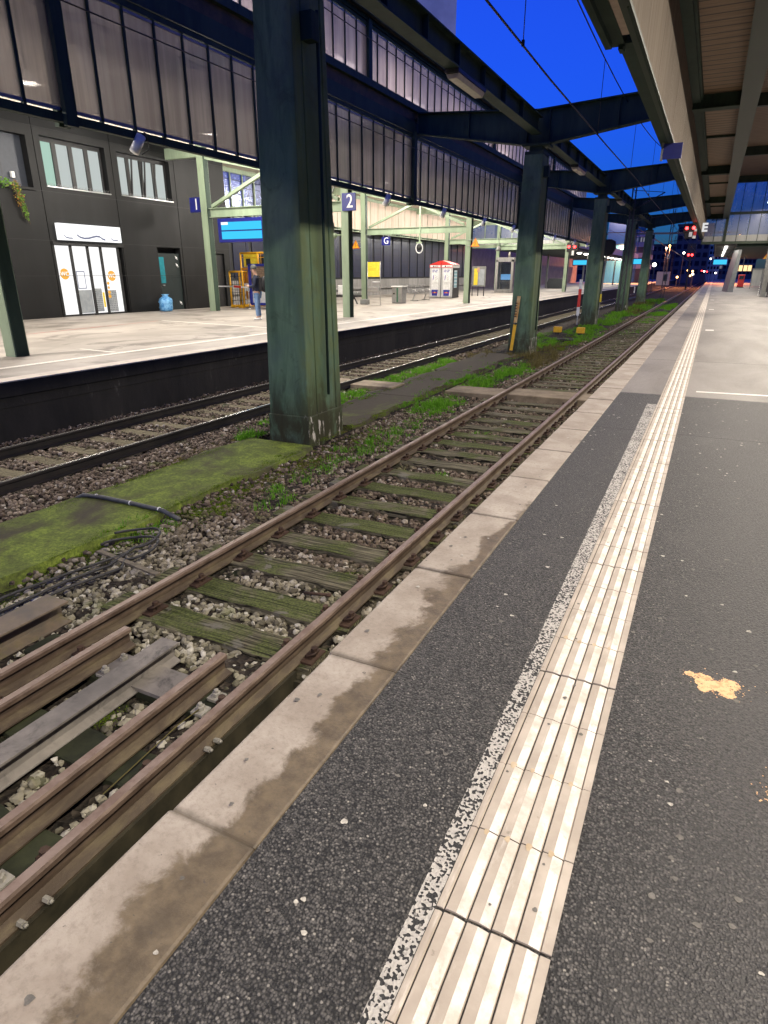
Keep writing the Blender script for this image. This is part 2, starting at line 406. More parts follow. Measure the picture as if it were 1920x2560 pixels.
    col = mixc(nt, sstep(nt, n1, .3,.7), (.055,.108,.062), (.125,.205,.125))
    col = mixc(nt, math_(nt,'MULTIPLY', sstep(nt, n4, .52,.68), .55), col, (.022,.034,.018))
    col = mixc(nt, math_(nt,'MULTIPLY',sstep(nt, n3, .4,.65),.5), col, (.07,.105,.10))
    gx = math_(nt,'MULTIPLY', sstep(nt, xyz[0], -5.52,-5.36), .65)
    col = mixc(nt, math_(nt,'MULTIPLY', gx, sstep(nt, n2, .3,.6)), col, (.11,.14,.042))
    low = sstep(nt, math_(nt,'ADD', xyz[2], math_(nt,'MULTIPLY', n1, 1.4)), 1.15, -.1)
    col = mixc(nt, math_(nt,'MULTIPLY', low, sstep(nt, n2, .36,.56)), col, (.022,.019,.009))
    col = mixc(nt, math_(nt,'MULTIPLY', sstep(nt, xyz[2], -.15,-.6), .35), col, (.05,.055,.025))
    chalk = math_(nt,'MULTIPLY', sstep(nt, xyz[2], -.42,-.5), sstep(nt, noise(nt, pos(nt,(1,1,.25)), 11, 5, .6), .56,.62))
    corner = math_(nt,'MAXIMUM', math_(nt,'MULTIPLY', sstep(nt, xyz[0], -5.42,-5.36), 1), 0)
    col = mixc(nt, math_(nt,'MULTIPLY', chalk, corner), col, (.5,.47,.42))
    pbr(nt, out, col, .62, 0, bump(nt, noise(nt,P,25,6,.7), .25, .008), .35); M['pillar'] = m
    M['beam'] = worn('dark_green_steel', (.022,.040,.030), (.042,.066,.050), 2.2, .6, .0, .2, 30, .6, (.02,.018,.012), .5, .15)
    M['beam_in'] = worn('green_hall_steel', (.020,.034,.023), (.040,.062,.041), 2.5, .5, .05, .15, 30, .4, (.05,.05,.035), .4)
    M['post'] = worn('sage_green_post', (.22,.285,.195), (.30,.375,.26), 2.2, .5, .0, .12, 30, .5, (.17,.19,.13), .4)
    M['greypost'] = worn('grey_post', (.16,.165,.16), (.22,.225,.22), 3, .55)
    M['woodedge'] = worn('brown_eave_board', (.035,.026,.016), (.085,.06,.035), 3, .7, 0, .3, 40, 0, (.02,.018,.014), .5)
    # --- dusty glass
    def dusty(name, tint, dust1, dust2, trans, rough=.25, ribs=0, axis=1):
        m, nt, out = new_mat(name); P = pos(nt)
        n1 = noise(nt, pos(nt,(2.2,2.2,.12)), 2.3, 6, .62, .2); n2 = noise(nt, P, 1.1, 4, .6)
        dcol = mixc(nt, sstep(nt, n1, .3,.7), dust1, dust2)
        tr = nd(nt,'ShaderNodeBsdfTransparent'); tr.inputs[0].default_value = c4(tint)
        tl = nt.nodes.new('ShaderNodeBsdfTranslucent'); nt.links.new(dcol, tl.inputs[0])
        df = nt.nodes.new('ShaderNodeBsdfDiffuse'); nt.links.new(dcol, df.inputs[0])
        gl = nd(nt,'ShaderNodeBsdfGlossy'); gl.inputs['Roughness'].default_value = rough; gl.inputs[0].default_value = (.9,.9,.9,1)
        a = nt.nodes.new('ShaderNodeMixShader'); a.inputs[0].default_value = .5; nt.links.new(tl.outputs[0], a.inputs[1]); nt.links.new(df.outputs[0], a.inputs[2])
        b = nt.nodes.new('ShaderNodeMixShader'); nt.links.new(math_(nt,'ADD', trans-.08, math_(nt,'MULTIPLY', n2, .16)), b.inputs[0])
        nt.links.new(a.outputs[0], b.inputs[1]); nt.links.new(tr.outputs[0], b.inputs[2])
        fr = nd(nt,'ShaderNodeFresnel'); fr.inputs[0].default_value = 1.45
        c = nt.nodes.new('ShaderNodeMixShader'); nt.links.new(math_(nt,'MULTIPLY', fr.outputs[0], .55), c.inputs[0])
        nt.links.new(b.outputs[0], c.inputs[1]); nt.links.new(gl.outputs[0], c.inputs[2])
        nt.links.new(c.outputs[0], out.inputs[0]); return m
    M['glass_low'] = dusty('dusty_screen_glass', (.75,.72,.70), (.20,.188,.19), (.30,.285,.29), .36)
    M['glass_high'] = dusty('dusty_clerestory_glass', (.85,.8,.82), (.34,.30,.31), (.47,.42,.43), .34)
    M['glass_gable'] = dusty('gable_glass', (.92,.94,1.), (.50,.51,.54), (.58,.58,.60), .62)
    M['glass_blue'] = dusty('dusk_blue_glazing', (.75,.8,1.), (.02,.022,.05), (.03,.035,.07), .78)
    M['glass_frost'] = dusty('frosted_lower_gable_glass', (.9,.9,.88), (.62,.62,.57), (.74,.74,.68), .12)
    m, nt, out = new_mat('ribbed_beige_sheet'); P = pos(nt)
    n1 = noise(nt, pos(nt,(1,7,.12)), 2.2, 6, .65); n2 = noise(nt, P, 1.1, 4, .6)
    w = nd(nt,'ShaderNodeTexWave', wave_type='BANDS', bands_direction='Y'); w.inputs['Scale'].default_value = 7; nt.links.new(P, w.inputs['Vector'])
    col = mixc(nt, sstep(nt, n1, .3,.7), (.115,.092,.07), (.175,.145,.115)); col = mixc(nt, math_(nt,'MULTIPLY', sstep(nt, n1, .62,.72), .6), col, (.27,.235,.195))
    pbr(nt, out, col, .75, 0, bump(nt, w.outputs['Fac'], .6, .02), .12); M['glass_rib'] = m
    m, nt, out = new_mat('clear_glass')
    tr = nd(nt,'ShaderNodeBsdfTransparent'); tr.inputs[0].default_value=(.85,.9,.9,1); gl = nd(nt,'ShaderNodeBsdfGlossy'); gl.inputs['Roughness'].default_value=.05
    mx = nt.nodes.new('ShaderNodeMixShader'); mx.inputs[0].default_value=.1; nt.links.new(tr.outputs[0],mx.inputs[1]); nt.links.new(gl.outputs[0],mx.inputs[2]); nt.links.new(mx.outputs[0],out.inputs[0]); M['clear']=m
    # --- ceilings
    M['cream'] = worn('cream_ceiling', (.52,.47,.40), (.62,.57,.50), 1.5, .7, 0, .1, 20, 0, (.4,.36,.3), .3)
    m, nt, out = new_mat('pink_beige_panels'); P = pos(nt)
    n1 = noise(nt, pos(nt,(3,3,.2)), 2.5, 6, .6)
    pbr(nt, out, mixc(nt, sstep(nt,n1,.3,.7), (.50,.39,.31), (.62,.50,.41)), .6); M['pink'] = m
    m, nt, out = new_mat('brown_board_ceiling'); P = pos(nt); xyz = sep(nt, P)
    n1 = noise(nt, pos(nt,(.5,4,1)), 3, 6, .6)
    w = nd(nt,'ShaderNodeTexWave', wave_type='BANDS', bands_direction='Y'); w.inputs['Scale'].default_value = .8; nt.links.new(P, w.inputs['Vector'])
    col = mixc(nt, sstep(nt,n1,.3,.7), (.19,.125,.075), (.30,.21,.135))
    col = mixc(nt, sstep(nt, w.outputs['Fac'], .08,.02), col, (.04,.03,.02))
    pbr(nt, out, col, .6, 0, bump(nt, w.outputs['Fac'], .5, .02)); M['boards'] = m
    # --- black cladding
    m, nt, out = new_mat('black_cladding'); P = pos(nt)
    n1 = noise(nt, pos(nt,(1,1,.15)), 2.2, 7, .6, .3); n2 = noise(nt,P,.7,3)
    col = mixc(nt, sstep(nt,n1,.3,.75), (.0045,.0047,.005), (.009,.0093,.010))
    w = nd(nt,'ShaderNodeTexWave', wave_type='BANDS', bands_direction='Z'); w.inputs['Scale'].default_value = 12; nt.links.new(P, w.inputs['Vector'])
    pbr(nt, out, col, math_(nt,'ADD',math_(nt,'MULTIPLY',n2,.2),.5), 0, bump(nt, w.outputs['Fac'], .12, .01), .3); M['clad'] = m
    M['black'] = flat('matt_black', (.012,.012,.013), .6)
    M['darkglass'] = flat('dark_blue_glazing', (.010,.012,.03), .15)
    M['navyglass'] = flat('navy_panel', (.016,.018,.045), .3)
    M['tan'] = worn('tan_cable_slab', (.13,.10,.065), (.26,.21,.145), 2.6, .8, 0, .3, 30, 0, (.32,.28,.16), .5)
    M['concrete'] = worn('grey_concrete', (.19,.185,.18), (.30,.29,.285), 1.6, .75, 0, .2, 20, .6, (.11,.105,.1), .5)
    M['win'] = emit('frosted_lit_window', (.62,.68,.66), .85)
    M['wing'] = emit('mint_lit_window', (.50,.74,.62), .85)
    M['shoplit'] = emit('lit_shop_panel', (1,.99,.98), 1.15)
    M['shopsign'] = emit('lit_sign_panel', (1,1,1), 1.3)
    M['greyprint'] = emit('pale_grey_print', (.36,.38,.55), .6)
    M['steelpanel'] = worn('perforated_steel', (.3,.33,.36), (.4,.43,.46), 4, .4, .3)
    M['orange'] = emit('orange_disc', (1,.50,.09), 1.0)
    M['white'] = flat('white_enamel', (.78,.78,.78), .4)
    M['blue'] = flat('station_blue_sign', (.012,.016,.17), .35)
    M['blueprint'] = flat('blue_print', (.02,.03,.3), .5)
    M['cyan'] = emit('cyan_display', (.06,.62,1.0), 1.05)
    M['tube'] = emit('fluorescent_tube', (1,.95,.88), 9)
    M['tubedim'] = emit('dim_diffuser', (.5,.44,.33), .35)
    M['diff'] = flat('opal_diffuser', (.55,.5,.42), .4)
    M['yellow'] = flat('signal_yellow', (.72,.42,.02), .5)
    M['cageyel'] = flat('cage_yellow', (.78,.40,.01), .45)
    M['yelsheet'] = flat('yellow_timetable', (.80,.62,.04), .6)
    M['red'] = flat('red_enamel', (.62,.03,.025), .4)
    M['steel'] = flat('brushed_steel', (.42,.42,.42), .35, .7)
    M['darksteel'] = flat('dark_steel', (.05,.05,.055), .45, .5)
    M['rubber'] = worn('black_rubber', (.015,.015,.016), (.04,.04,.042), 12, .55)
    M['hose'] = worn('grey_hose', (.035,.037,.042), (.08,.085,.095), 9, .5)
    M['bluebag'] = None
    M['ledred'] = emit('red_signal_light', (1,.03,.03), 14)
    M['redlogo'] = emit('red_logo', (1,.06,.05), 1.6)
    M['lampw'] = emit('white_lamp', (1,.93,.82), 7)
    M['lampo'] = emit('amber_lamp', (1,.5,.16), 9)
    M['eletter'] = emit('glowing_letter', (1,1,1), .75)  # glow put into the letter E so it reads bright white
    M['citydark'] = worn('city_window', (.012,.014,.03), (.02,.022,.04), 1, .9, spec=0)
    M['citywin'] = emit('lit_office_window', (.75,.75,1), .22)
    M['adlit'] = emit('lit_advert', (.25,.55,1), .9)
    M['orangead'] = emit('amber_board', (1,.68,.34), 1.5)
    M['tower'] = worn('tower_cladding', (.34,.34,.4), (.45,.45,.52), .3, .35)
    M['towerdark'] = worn('tower_dark', (.02,.022,.05), (.04,.045,.08), .3, .4)
    M['cityblock'] = worn('city_block', (.05,.05,.075), (.09,.09,.12), .2, .7)
    M['brown'] = worn('brown_parcels', (.26,.17,.11), (.40,.28,.2), 9, .8)
    M['skin'] = flat('skin', (.5,.30,.22), .55)
    M['jacket'] = worn('navy_jacket', (.008,.012,.03), (.018,.025,.055), 9, .75)
    M['jeans'] = worn('blue_jeans', (.09,.17,.34), (.2,.31,.5), 7, .85)
    M['beanie'] = worn('grey_beanie', (.09,.095,.10), (.14,.145,.15), 30, .9)
    M['bag'] = worn('black_nylon', (.006,.006,.008), (.016,.016,.02), 9, .7)
    M['grass'] = leafmat('fresh_grass', [(0,(.05,.15,.012)),(.5,(.11,.29,.024)),(1,(.21,.42,.05))])
    M['dry'] = leafmat('dry_grass', [(0,(.06,.055,.02)),(.5,(.13,.115,.045)),(1,(.24,.2,.09))])
    M['mossg'] = leafmat('moss', [(0,(.045,.085,.007)),(.5,(.11,.18,.014)),(1,(.2,.28,.03))])
    M['leaf'] = leafmat('creeper_leaf', [(0,(.05,.14,.02)),(.5,(.14,.3,.05)),(1,(.3,.42,.1))])
    M['leafo'] = leafmat('autumn_leaf', [(0,(.25,.14,.03)),(.5,(.42,.2,.05)),(1,(.5,.38,.12))])
    m, nt, out = new_mat('blue_plastic_bag'); P = pos(nt)
    n1 = noise(nt, P, 7, 4, .6, 1.5)
    pbr(nt, out, mixc(nt, sstep(nt,n1,.35,.65), (.04,.22,.55), (.25,.55,.85)), .3, 0, bump(nt, noise(nt,P,16,4,.6,1), .9, .03)); M['bluebag']=m
    m, nt, out = new_mat('orange_spray_paint'); P = pos(nt)
    n1 = noise(nt,P,40,5,.7)
    pbr(nt, out, mixc(nt, sstep(nt,n1,.45,.6), (.80,.50,.26), (.62,.33,.16)), .7, 0, bump(nt,noise(nt,P,130,3),.5,.003)); M['spray']=m
    M['gum'] = worn('chewing_gum', (.30,.28,.245), (.58,.55,.48), 60, .85)
    M['gumd'] = worn('dirty_gum', (.11,.103,.092), (.18,.168,.15), 60, .8)
def leafmat(name, stops):
    m, nt, out = new_mat(name); g = nt.nodes.new('ShaderNodeNewGeometry')
    n1 = noise(nt, g.outputs['Position'], 1.5, 3)
    f = math_(nt,'ADD', math_(nt,'MULTIPLY', g.outputs['Random Per Island'], .7), math_(nt,'MULTIPLY', n1, .4), True)
    col = ramp(nt, f, stops)
    d = nt.nodes.new('ShaderNodeBsdfDiffuse'); t = nt.nodes.new('ShaderNodeBsdfTranslucent')
    nt.links.new(col, d.inputs[0]); nt.links.new(col, t.inputs[0])
    mx = nt.nodes.new('ShaderNodeMixShader'); mx.inputs[0].default_value = .3
    nt.links.new(d.outputs[0], mx.inputs[1]); nt.links.new(t.outputs[0], mx.inputs[2]); nt.links.new(mx.outputs[0], out.inputs[0])
    return m
build_mats()
# ------------------------------------------------------------------ world, camera
H = 1.62
w = bpy.data.worlds.new("World"); SC.world = w; w.use_nodes = True
nt = w.node_tree; bg = nt.nodes['Background']
sky = nt.nodes.new('ShaderNodeTexSky'); sky.sky_type = 'NISHITA'; sky.sun_disc = False
sky.sun_elevation = R(1.5); sky.sun_rotation = R(150); sky.ozone_density = 10; sky.air_density = 1.0; sky.dust_density = .3
mx = nt.nodes.new('ShaderNodeMix'); mx.data_type = 'RGBA'; mx.blend_type = 'MULTIPLY'; mx.inputs[0].default_value = 1
mx.inputs[7].default_value = (.42, .95, 1.0, 1)
ad = nt.nodes.new('ShaderNodeMix'); ad.data_type = 'RGBA'; ad.blend_type = 'ADD'; ad.inputs[0].default_value = 1
ad.inputs[7].default_value = (.017, .012, .03, 1)
nt.links.new(sky.outputs[0], mx.inputs[6]); nt.links.new(mx.outputs[2], ad.inputs[6]); nt.links.new(ad.outputs[2], bg.inputs[0])
bg.inputs[1].default_value = SKY_S = .80
sun = bpy.data.lights.new('sun', 'SUN'); sun.energy = .03; sun.angle = R(12); sun.color = (.8,.85,1)
so = bpy.data.objects.new('sun', sun); COL.objects.link(so); so.rotation_euler = (R(80), 0, R(150))
cam = bpy.data.cameras.new('camera'); co = bpy.data.objects.new('camera', cam); COL.objects.link(co)
cam.sensor_fit = 'VERTICAL'; cam.sensor_height = 36; cam.lens = 36*1570/2560
cam.clip_start = .05; cam.clip_end = 3000
co.location = (0, 0, H); co.rotation_euler = (R(90-20.756), 0, R(26.20)); SC.camera = co
SC.view_settings.view_transform = 'Standard'; SC.view_settings.look = 'None'
SC.view_settings.exposure = 0; SC.view_settings.gamma = 1; SC.view_settings.use_curve_mapping = False
SC.cycles.use_denoising = True; SC.cycles.max_bounces = 7; SC.cycles.transparent_max_bounces = 12
SC.cycles.sample_clamp_indirect = 4; SC.cycles.caustics_reflective = False; SC.cycles.caustics_refractive = False

def zp(x): return max(0, (-x-9.95)*.012)

# ------------------------------------------------------------------ ground and platforms
b = MB(); b.box(-500, 500, -60, 900, -3, -1.0)
tag(b.build('ground', M['soil']), kind='structure')
def pit_z(x, y): return -1.0
# undulating track bed sheet
xs = np.arange(-9.96, -1.2, .12); ys = np.concatenate([np.arange(-1.5, 16, .14), np.arange(16, 60, .5), np.arange(60, 260, 4.)])
X, Y = np.meshgrid(xs, ys); Z = -.985 + .02*npr.standard_normal(X.shape)
Z += .02*np.sin(X*3.1)*np.sin(Y*1.7)
pit = (X > -2.17) & (Y < 3.0); Z = np.where(pit, -1.42, Z)
nx, ny = len(xs), len(ys); I = np.arange(nx*ny).reshape(ny, nx)
F = np.stack([I[:-1,:-1], I[:-1,1:], I[1:,1:], I[1:,:-1]], -1).reshape(-1, 4)
# lower base ground below the pit
bpy.data.objects['ground'].location.z = -.5
tag(raw_mesh('track_bed', np.stack([X,Y,Z],-1).reshape(-1,3), F, M['soil'], True), kind='structure')

b = MB(); b.box(-.968, 30, -6, 260, -1.3, 0)
tag(b.build('platform', M['asphalt']), kind='structure')
b = MB()
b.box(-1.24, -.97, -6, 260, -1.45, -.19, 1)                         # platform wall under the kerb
for k in range(-6, 135):
    y0 = k+.10 + rnd.uniform(-.01,.01); y1 = k+1.095
    dx = rnd.uniform(-.006,.006); dz = rnd.uniform(-.003,.004)
    b.box(-1.31+dx, -.97, y0, y1, -.2, .002+dz)
b.box(-1.30, -.97, 135.1, 260, -.2, 0)
tag(b.build('kerb', [M['kerb'], M['soot']], bevel=.012), kind='structure')

# tactile slabs: rounded ribs running along the platform
b = MB(); x0, x1 = -.412, -.100
def tact_prof():
    pts = [(x0, -.02), (x0, .004), (x0+.010,.0065), (x0+.018,.0065)]
    x = x0+.022
    for k in range(4):
        pts += [(x,.0012), (x+.0025,.0012), (x+.005,.0085), (x+.034,.0095), (x+.062,.0045)]
        x += .0655
    pts += [(x,.0012), (x+.0025,.0065), (x1,.0065), (x1,-.02)]
    return pts
prof = tact_prof(); y = 1.154-1.22*2; k = 0
while y < 66:
    L = .305
    dz = rnd.uniform(-.0012,.0012); gap = .004; g0 = .009 if k % 4 == 0 else .002; wob = rnd.uniform(-.002,.002)
    pr = [(p[0], p[1]+dz) for p in prof]; n = len(pr)
    ya, yb = y+g0, y+L-.002
    for i in range(n):
        p, q = pr[i], pr[(i+1)%n]; mi = 1 if (p[1]-q[1] > .0035 and abs(p[0]-q[0]) > .02) else (2 if p[1] < .003 and q[1] < .003 else 0)
        b.add([(p[0],ya,p[1]),(q[0],ya,q[1]),(q[0],yb,q[1]),(p[0],yb,p[1])],[(0,1,2,3)],mi)
    b.add([(p[0],ya,p[1]) for p in pr],[tuple(range(n))[::-1]]); b.add([(p[0],yb,p[1]) for p in pr],[tuple(range(n))])
    y += L; k += 1
b.box(x0, x1, 66, 230, -.01, .007)
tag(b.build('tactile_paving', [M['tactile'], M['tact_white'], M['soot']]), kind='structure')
b = MB()
for i in range(60):                                                 # tapering worn edge
    ya = -1 + i*.17; b.quad((-.468-.008*max(0,ya-.8), ya, .004), (-.414, ya, .004), (-.414, ya+.17, .004), (-.468-.008*max(0,ya+.17-.8), ya+.17, .004)) if ya < 8.9 else None
tag(b.build('edge_marking', M['speckle']), kind='structure')
b = MB(); b.quad((.03,10.28,.004),(2.6,10.5,.004),(2.6,10.6,.004),(.03,10.38,.004))
for yy in (22.4, 35.8, 49.2, 63.0): b.quad((.02,yy-.25,.004),(.25,yy-.25,.004),(.25,yy+.25,.004),(.02,yy+.25,.004))
b.quad((-1.2,40,.009),(-.98,40,.009),(-.98,40.6,.009),(-1.2,40.6,.009))
tag(b.build('platform_marking', M['paint']), kind='structure')
# orange sprayed blotch, built of flakes
b = MB()
def blob(cx, cy, r, n=18, z=.003, mi=0, sq=1, j=.16):
    pts = []; ph = rnd.uniform(0,6)
    for i in range(n):
        t = 2*math.pi*i/n; rr = r*(1+(j+.03)*math.sin(3*t+ph)+.5*j*math.sin(5*t+2*ph)+rnd.uniform(-j,j)*.8)
        pts.append((cx+rr*math.cos(t), cy+rr*math.sin(t)*sq, z))
    b.add(pts, [tuple(range(n))], mi)
for i in range(900):
    dx, dy, r = rnd.choice(((-.05,.03,.034),(-.035,-.02,.036),(.025,.0,.038),(.055,.03,.034),(.045,-.045,.024),(-.10,.045,.014),(0,0,.03),(-.045,-.05,.014)))
    q = math.sqrt(rnd.random())*1.15; a = rnd.uniform(0,6.283); blob(.275+dx+r*q*math.cos(a), 2.60+dy+r*q*math.sin(a), rnd.uniform(.003,.009)*(1.3-.5*q), 7, .0012+.0000008*i, 0, 1, .3)
for i in range(130):
    a = rnd.gauss(0,.06); c_ = rnd.gauss(0,.04); blob(.29+a, 2.60+c_, rnd.uniform(.0015,.004), 6, .0029)
for i in range(70): blob(.46+rnd.gauss(0,.03), 2.02+rnd.gauss(0,.05), rnd.uniform(.0015,.004), 6, .0029)
o = b.build('spray_paint', M['spray'], flip=False); tag(o, kind='structure')
# gum spots
b = MB()
gum = [(-.82,.95),(-.75,1.02),(-.47,.86),(.12,1.32),(.33,1.55),(-.71,1.55),(-.66,1.7),(-.6,1.72),(-.78,1.3),(.05,1.9)]
for i in range(330):
    yy = rnd.uniform(.6, 9.6)**1.0; xx = rnd.uniform(-.95, 1.1)
    gum.append((xx, yy))
for gx, gy in gum:
    if -.56 < gx < -.09: continue
    blob(gx, gy, rnd.uniform(.006,.012)*(1 if gy < 5 else 1.2), 16, .0014, 1 if rnd.random() < .62 else 0, rnd.uniform(.6,1.1), .10)
for i in range(26): blob(rnd.uniform(-1.25,-1.0), rnd.uniform(.4,7), rnd.uniform(.006,.013), 9, .008, 1 if rnd.random()<.7 else 0)
for i in range(40): blob(rnd.uniform(-.40,-.12), rnd.uniform(.5,6), rnd.uniform(.004,.008), 10, .0112, 1, 1, .1)
for yy in (1.459, 1.76, 2.68):
    for k in range(4): blob(x0+.05+.0655*k, yy+rnd.uniform(-.01,.01), rnd.uniform(.006,.011), 12, .0114, 2, 1.5, .1)
tag(b.build('gum_spots', [M['gum'], M['gumd'], M['chip']], flip=False), kind='stuff')

# far platform (rises gently away from its edge)
b = MB(); xa, xb = -10.30, -21.3
b.add([(xa,-14,zp(xa)),(xa,260,zp(xa)),(-24.5,260,zp(-24.5)),(-24.5,-14,zp(-24.5)),(xa,-14,-1.3),(xa,260,-1.3),(-24.5,260,-1.3),(-24.5,-14,-1.3)],
      [(0,3,2,1),(4,5,6,7),(0,1,5,4),(1,2,6,5),(2,3,7,6),(3,0,4,7)])
tag(b.build('platform', M['farplat']), kind='structure')
b = MB(); b.box(-10.298, -9.97, -14, 260, -1.3, -.22, 1)
for k in range(-5, 55): b.box(-10.298, -9.93+rnd.uniform(-.006,.006), k*2.4+.006, k*2.4+2.394, -.23, .006, 0)
b.box(-9.928, -9.915, -14, 260, -.24, -.012, 1); b.box(-9.972, -9.955, -14, 260, -.42, -.23, 1)
tag(b.build('kerb', [M['edge_stone'], M['soot']], bevel=.01), kind='structure')
b = MB()
def strip(pts, wd, z=.005, mi=0):
    for (xa_,ya_),(xb_,yb_) in zip(pts, pts[1:]):
        d = Vector((xb_-xa_, yb_-ya_)).normalized(); n = Vector((-d.y,d.x))*wd/2
        b.add([(xa_-n.x,ya_-n.y,zp(xa_)+z),(xb_-n.x,yb_-n.y,zp(xb_)+z),(xb_+n.x,yb_+n.y,zp(xb_)+z),(xa_+n.x,ya_+n.y,zp(xa_)+z)],[(0,1,2,3)],mi)
strip([(-11.32,-10),(-11.32,120)], .17); strip([(-12.6,10.05),(-11.5,10.02)], .09)
strip([(-16.55,11.5),(-17.15,17.0)], .06, .006, 1); strip([(-17.15,17.2),(-12.36,16.85)], .12, .007)
tag(b.build('platform_marking', [M['paint'], M['redpaint']], flip=False), kind='structure')
# ------------------------------------------------------------------ rails
def rail_poly(xc, zt, head=.072, foot=.13, h=.15):
    a, f = head/2, foot/2
    return [(xc-f,zt-h),(xc+f,zt-h),(xc+f,zt-h+.012),(xc+.012,zt-h+.034),(xc+.0085,zt-.05),(xc+a,zt-.036),(xc+a,zt-.010),(xc+a-.012,zt),
            (xc-a+.012,zt),(xc-a,zt-.010),(xc-a,zt-.036),(xc-.0085,zt-.05),(xc-.012,zt-h+.034),(xc-f,zt-h+.012)]
def rail(name, xc, zt, y0, y1, label, cat, mats, group=None, **kw):
    pts = rail_poly(xc, zt, **kw); b = MB()
    n = len(pts); vs = [(p[0],y0,p[1]) for p in pts]+[(p[0],y1,p[1]) for p in pts]
    for i in range(n):
        b.add([vs[i], vs[(i+1)%n], vs[n+(i+1)%n], vs[n+i]], [(0,1,2,3)], 1 if i in (7,) else 0)
    b.add(vs, [tuple(range(n))[::-1], tuple(range(n,2*n))], 0)
    o = b.build(name, mats); return tag(o, label, cat, group)
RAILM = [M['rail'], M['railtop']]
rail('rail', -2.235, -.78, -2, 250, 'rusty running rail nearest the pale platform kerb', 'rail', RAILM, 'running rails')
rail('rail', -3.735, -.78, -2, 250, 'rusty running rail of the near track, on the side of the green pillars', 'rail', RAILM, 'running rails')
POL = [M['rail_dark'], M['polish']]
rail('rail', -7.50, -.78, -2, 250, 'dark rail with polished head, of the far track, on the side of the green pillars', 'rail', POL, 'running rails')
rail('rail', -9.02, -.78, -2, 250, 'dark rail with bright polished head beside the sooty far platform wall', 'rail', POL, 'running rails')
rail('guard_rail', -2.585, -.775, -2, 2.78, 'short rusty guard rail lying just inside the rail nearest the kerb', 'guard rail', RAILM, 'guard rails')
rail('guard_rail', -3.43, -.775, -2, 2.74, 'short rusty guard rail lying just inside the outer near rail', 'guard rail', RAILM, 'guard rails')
# flat-topped beams between / beside
def ibeam(name, x0, x1, zt, h, y0, y1, label, mt='iron'):
    t = empty(name, ((x0+x1)/2, y1, zt-h), label, 'steel beam')
    b = MB(); xc = (x0+x1)/2; tw = (x1-x0)/2
    pts = [(xc-tw,zt-.018),(xc-tw,zt),(xc+tw,zt),(xc+tw,zt-.018),(xc+.02,zt-.03),(xc+.02,zt-h+.03),(xc+tw*.95,zt-h+.014),(xc+tw*.95,zt-h),(xc-tw*.95,zt-h),(xc-tw*.95,zt-h+.014),(xc-.02,zt-h+.03),(xc-.02,zt-.03)]
    b.ext(pts[::-1], 'y', y0, y1); b.build('flange_beam', M[mt], t, bevel=.003)
    return t
t = ibeam('flat_beam', -3.11, -2.955, -.785, .16, -2, 2.76, 'grey flat-topped steel beam down the middle of the near track')
b = MB(); b.box(-3.34,-2.65,2.36,2.62,-.935,-.905); b.build('base_plate', M['iron'], t, bevel=.003)
t = ibeam('flat_beam', -4.40, -4.15, -.78, .19, -2, 2.82, 'wide grey steel beam with rusty moss stained top, outside the near track', 'plate')
# lichen covered bolts on the base plates beside the guard rails
bo = empty('bolt_clamp', (0,0,0), 'lichen grey clamp bolt beside a guard rail', 'bolt', 'clamp bolts by the guard rails')
b = MB(); b.box(-.045,.045,-.045,.045,0,.022); b.lathe([(.028,.022),(.028,.05)],(0,0,0),6,0,False); b.lathe([(.015,.05),(.015,.07)],(0,0,0),10)
b.build('clamp', M['bolt'], bo, bevel=.002)
spots = [(-3.29,2.56),(-3.29,2.40),(-2.44,2.53),(-2.44,2.38),(-2.44,.93),(-2.44,1.07),(-3.57,2.55),(-3.57,2.38),(-3.30,.95)]
wh = ['beside the far guard rail end','beside the far guard rail, nearer one','beside the end of the guard rail by the kerb','beside the guard rail by the kerb, next to its end bolt',
      'low in the photo beside the guard rail, leftmost','low in the photo beside the guard rail, mossy','between the outer rail and the guard rail end','between the outer rail and guard rail','beside the middle beam at the photo edge']
for i, (x, y) in enumerate(spots):
    o = bo if i == 0 else copy_tree(bo); o.location = (x, y, -.93); o['label'] = 'lichen grey clamp bolt ' + wh[i]
# bolts on the pit face of the kerb-side rail
for k,(yy,lb) in enumerate(((.98,'low in the photo, nearest'),(1.10,'low in the photo, second'),(2.12,'farther along, nearer of a pair'),(2.2,'farther along, farther of a pair'))):
    b = MB(); b.tube([(-2.175,yy,-.905),(-2.14,yy,-.90)],.016,6,sm=False); b.tube([(-2.14,yy,-.90),(-2.125,yy,-.898)],.009,8)
    tag(b.build('rail_bolt', M['bolt']), 'pale bolt on the kerb-side rail foot above the pit, '+lb, 'bolt', 'bolts on the rail foot')
b = MB(); b.box(-2.175,-2.15,-2,3.0,-1.42,-.93); b.box(-2.15,-1.25,2.97,3.0,-1.42,-.99)
tag(b.build('pit_timber', worn('dark_baulk', (.018,.016,.008), (.045,.038,.02), 4, .75)), 'dark timber lining of the pit beside the kerb', 'pit lining')

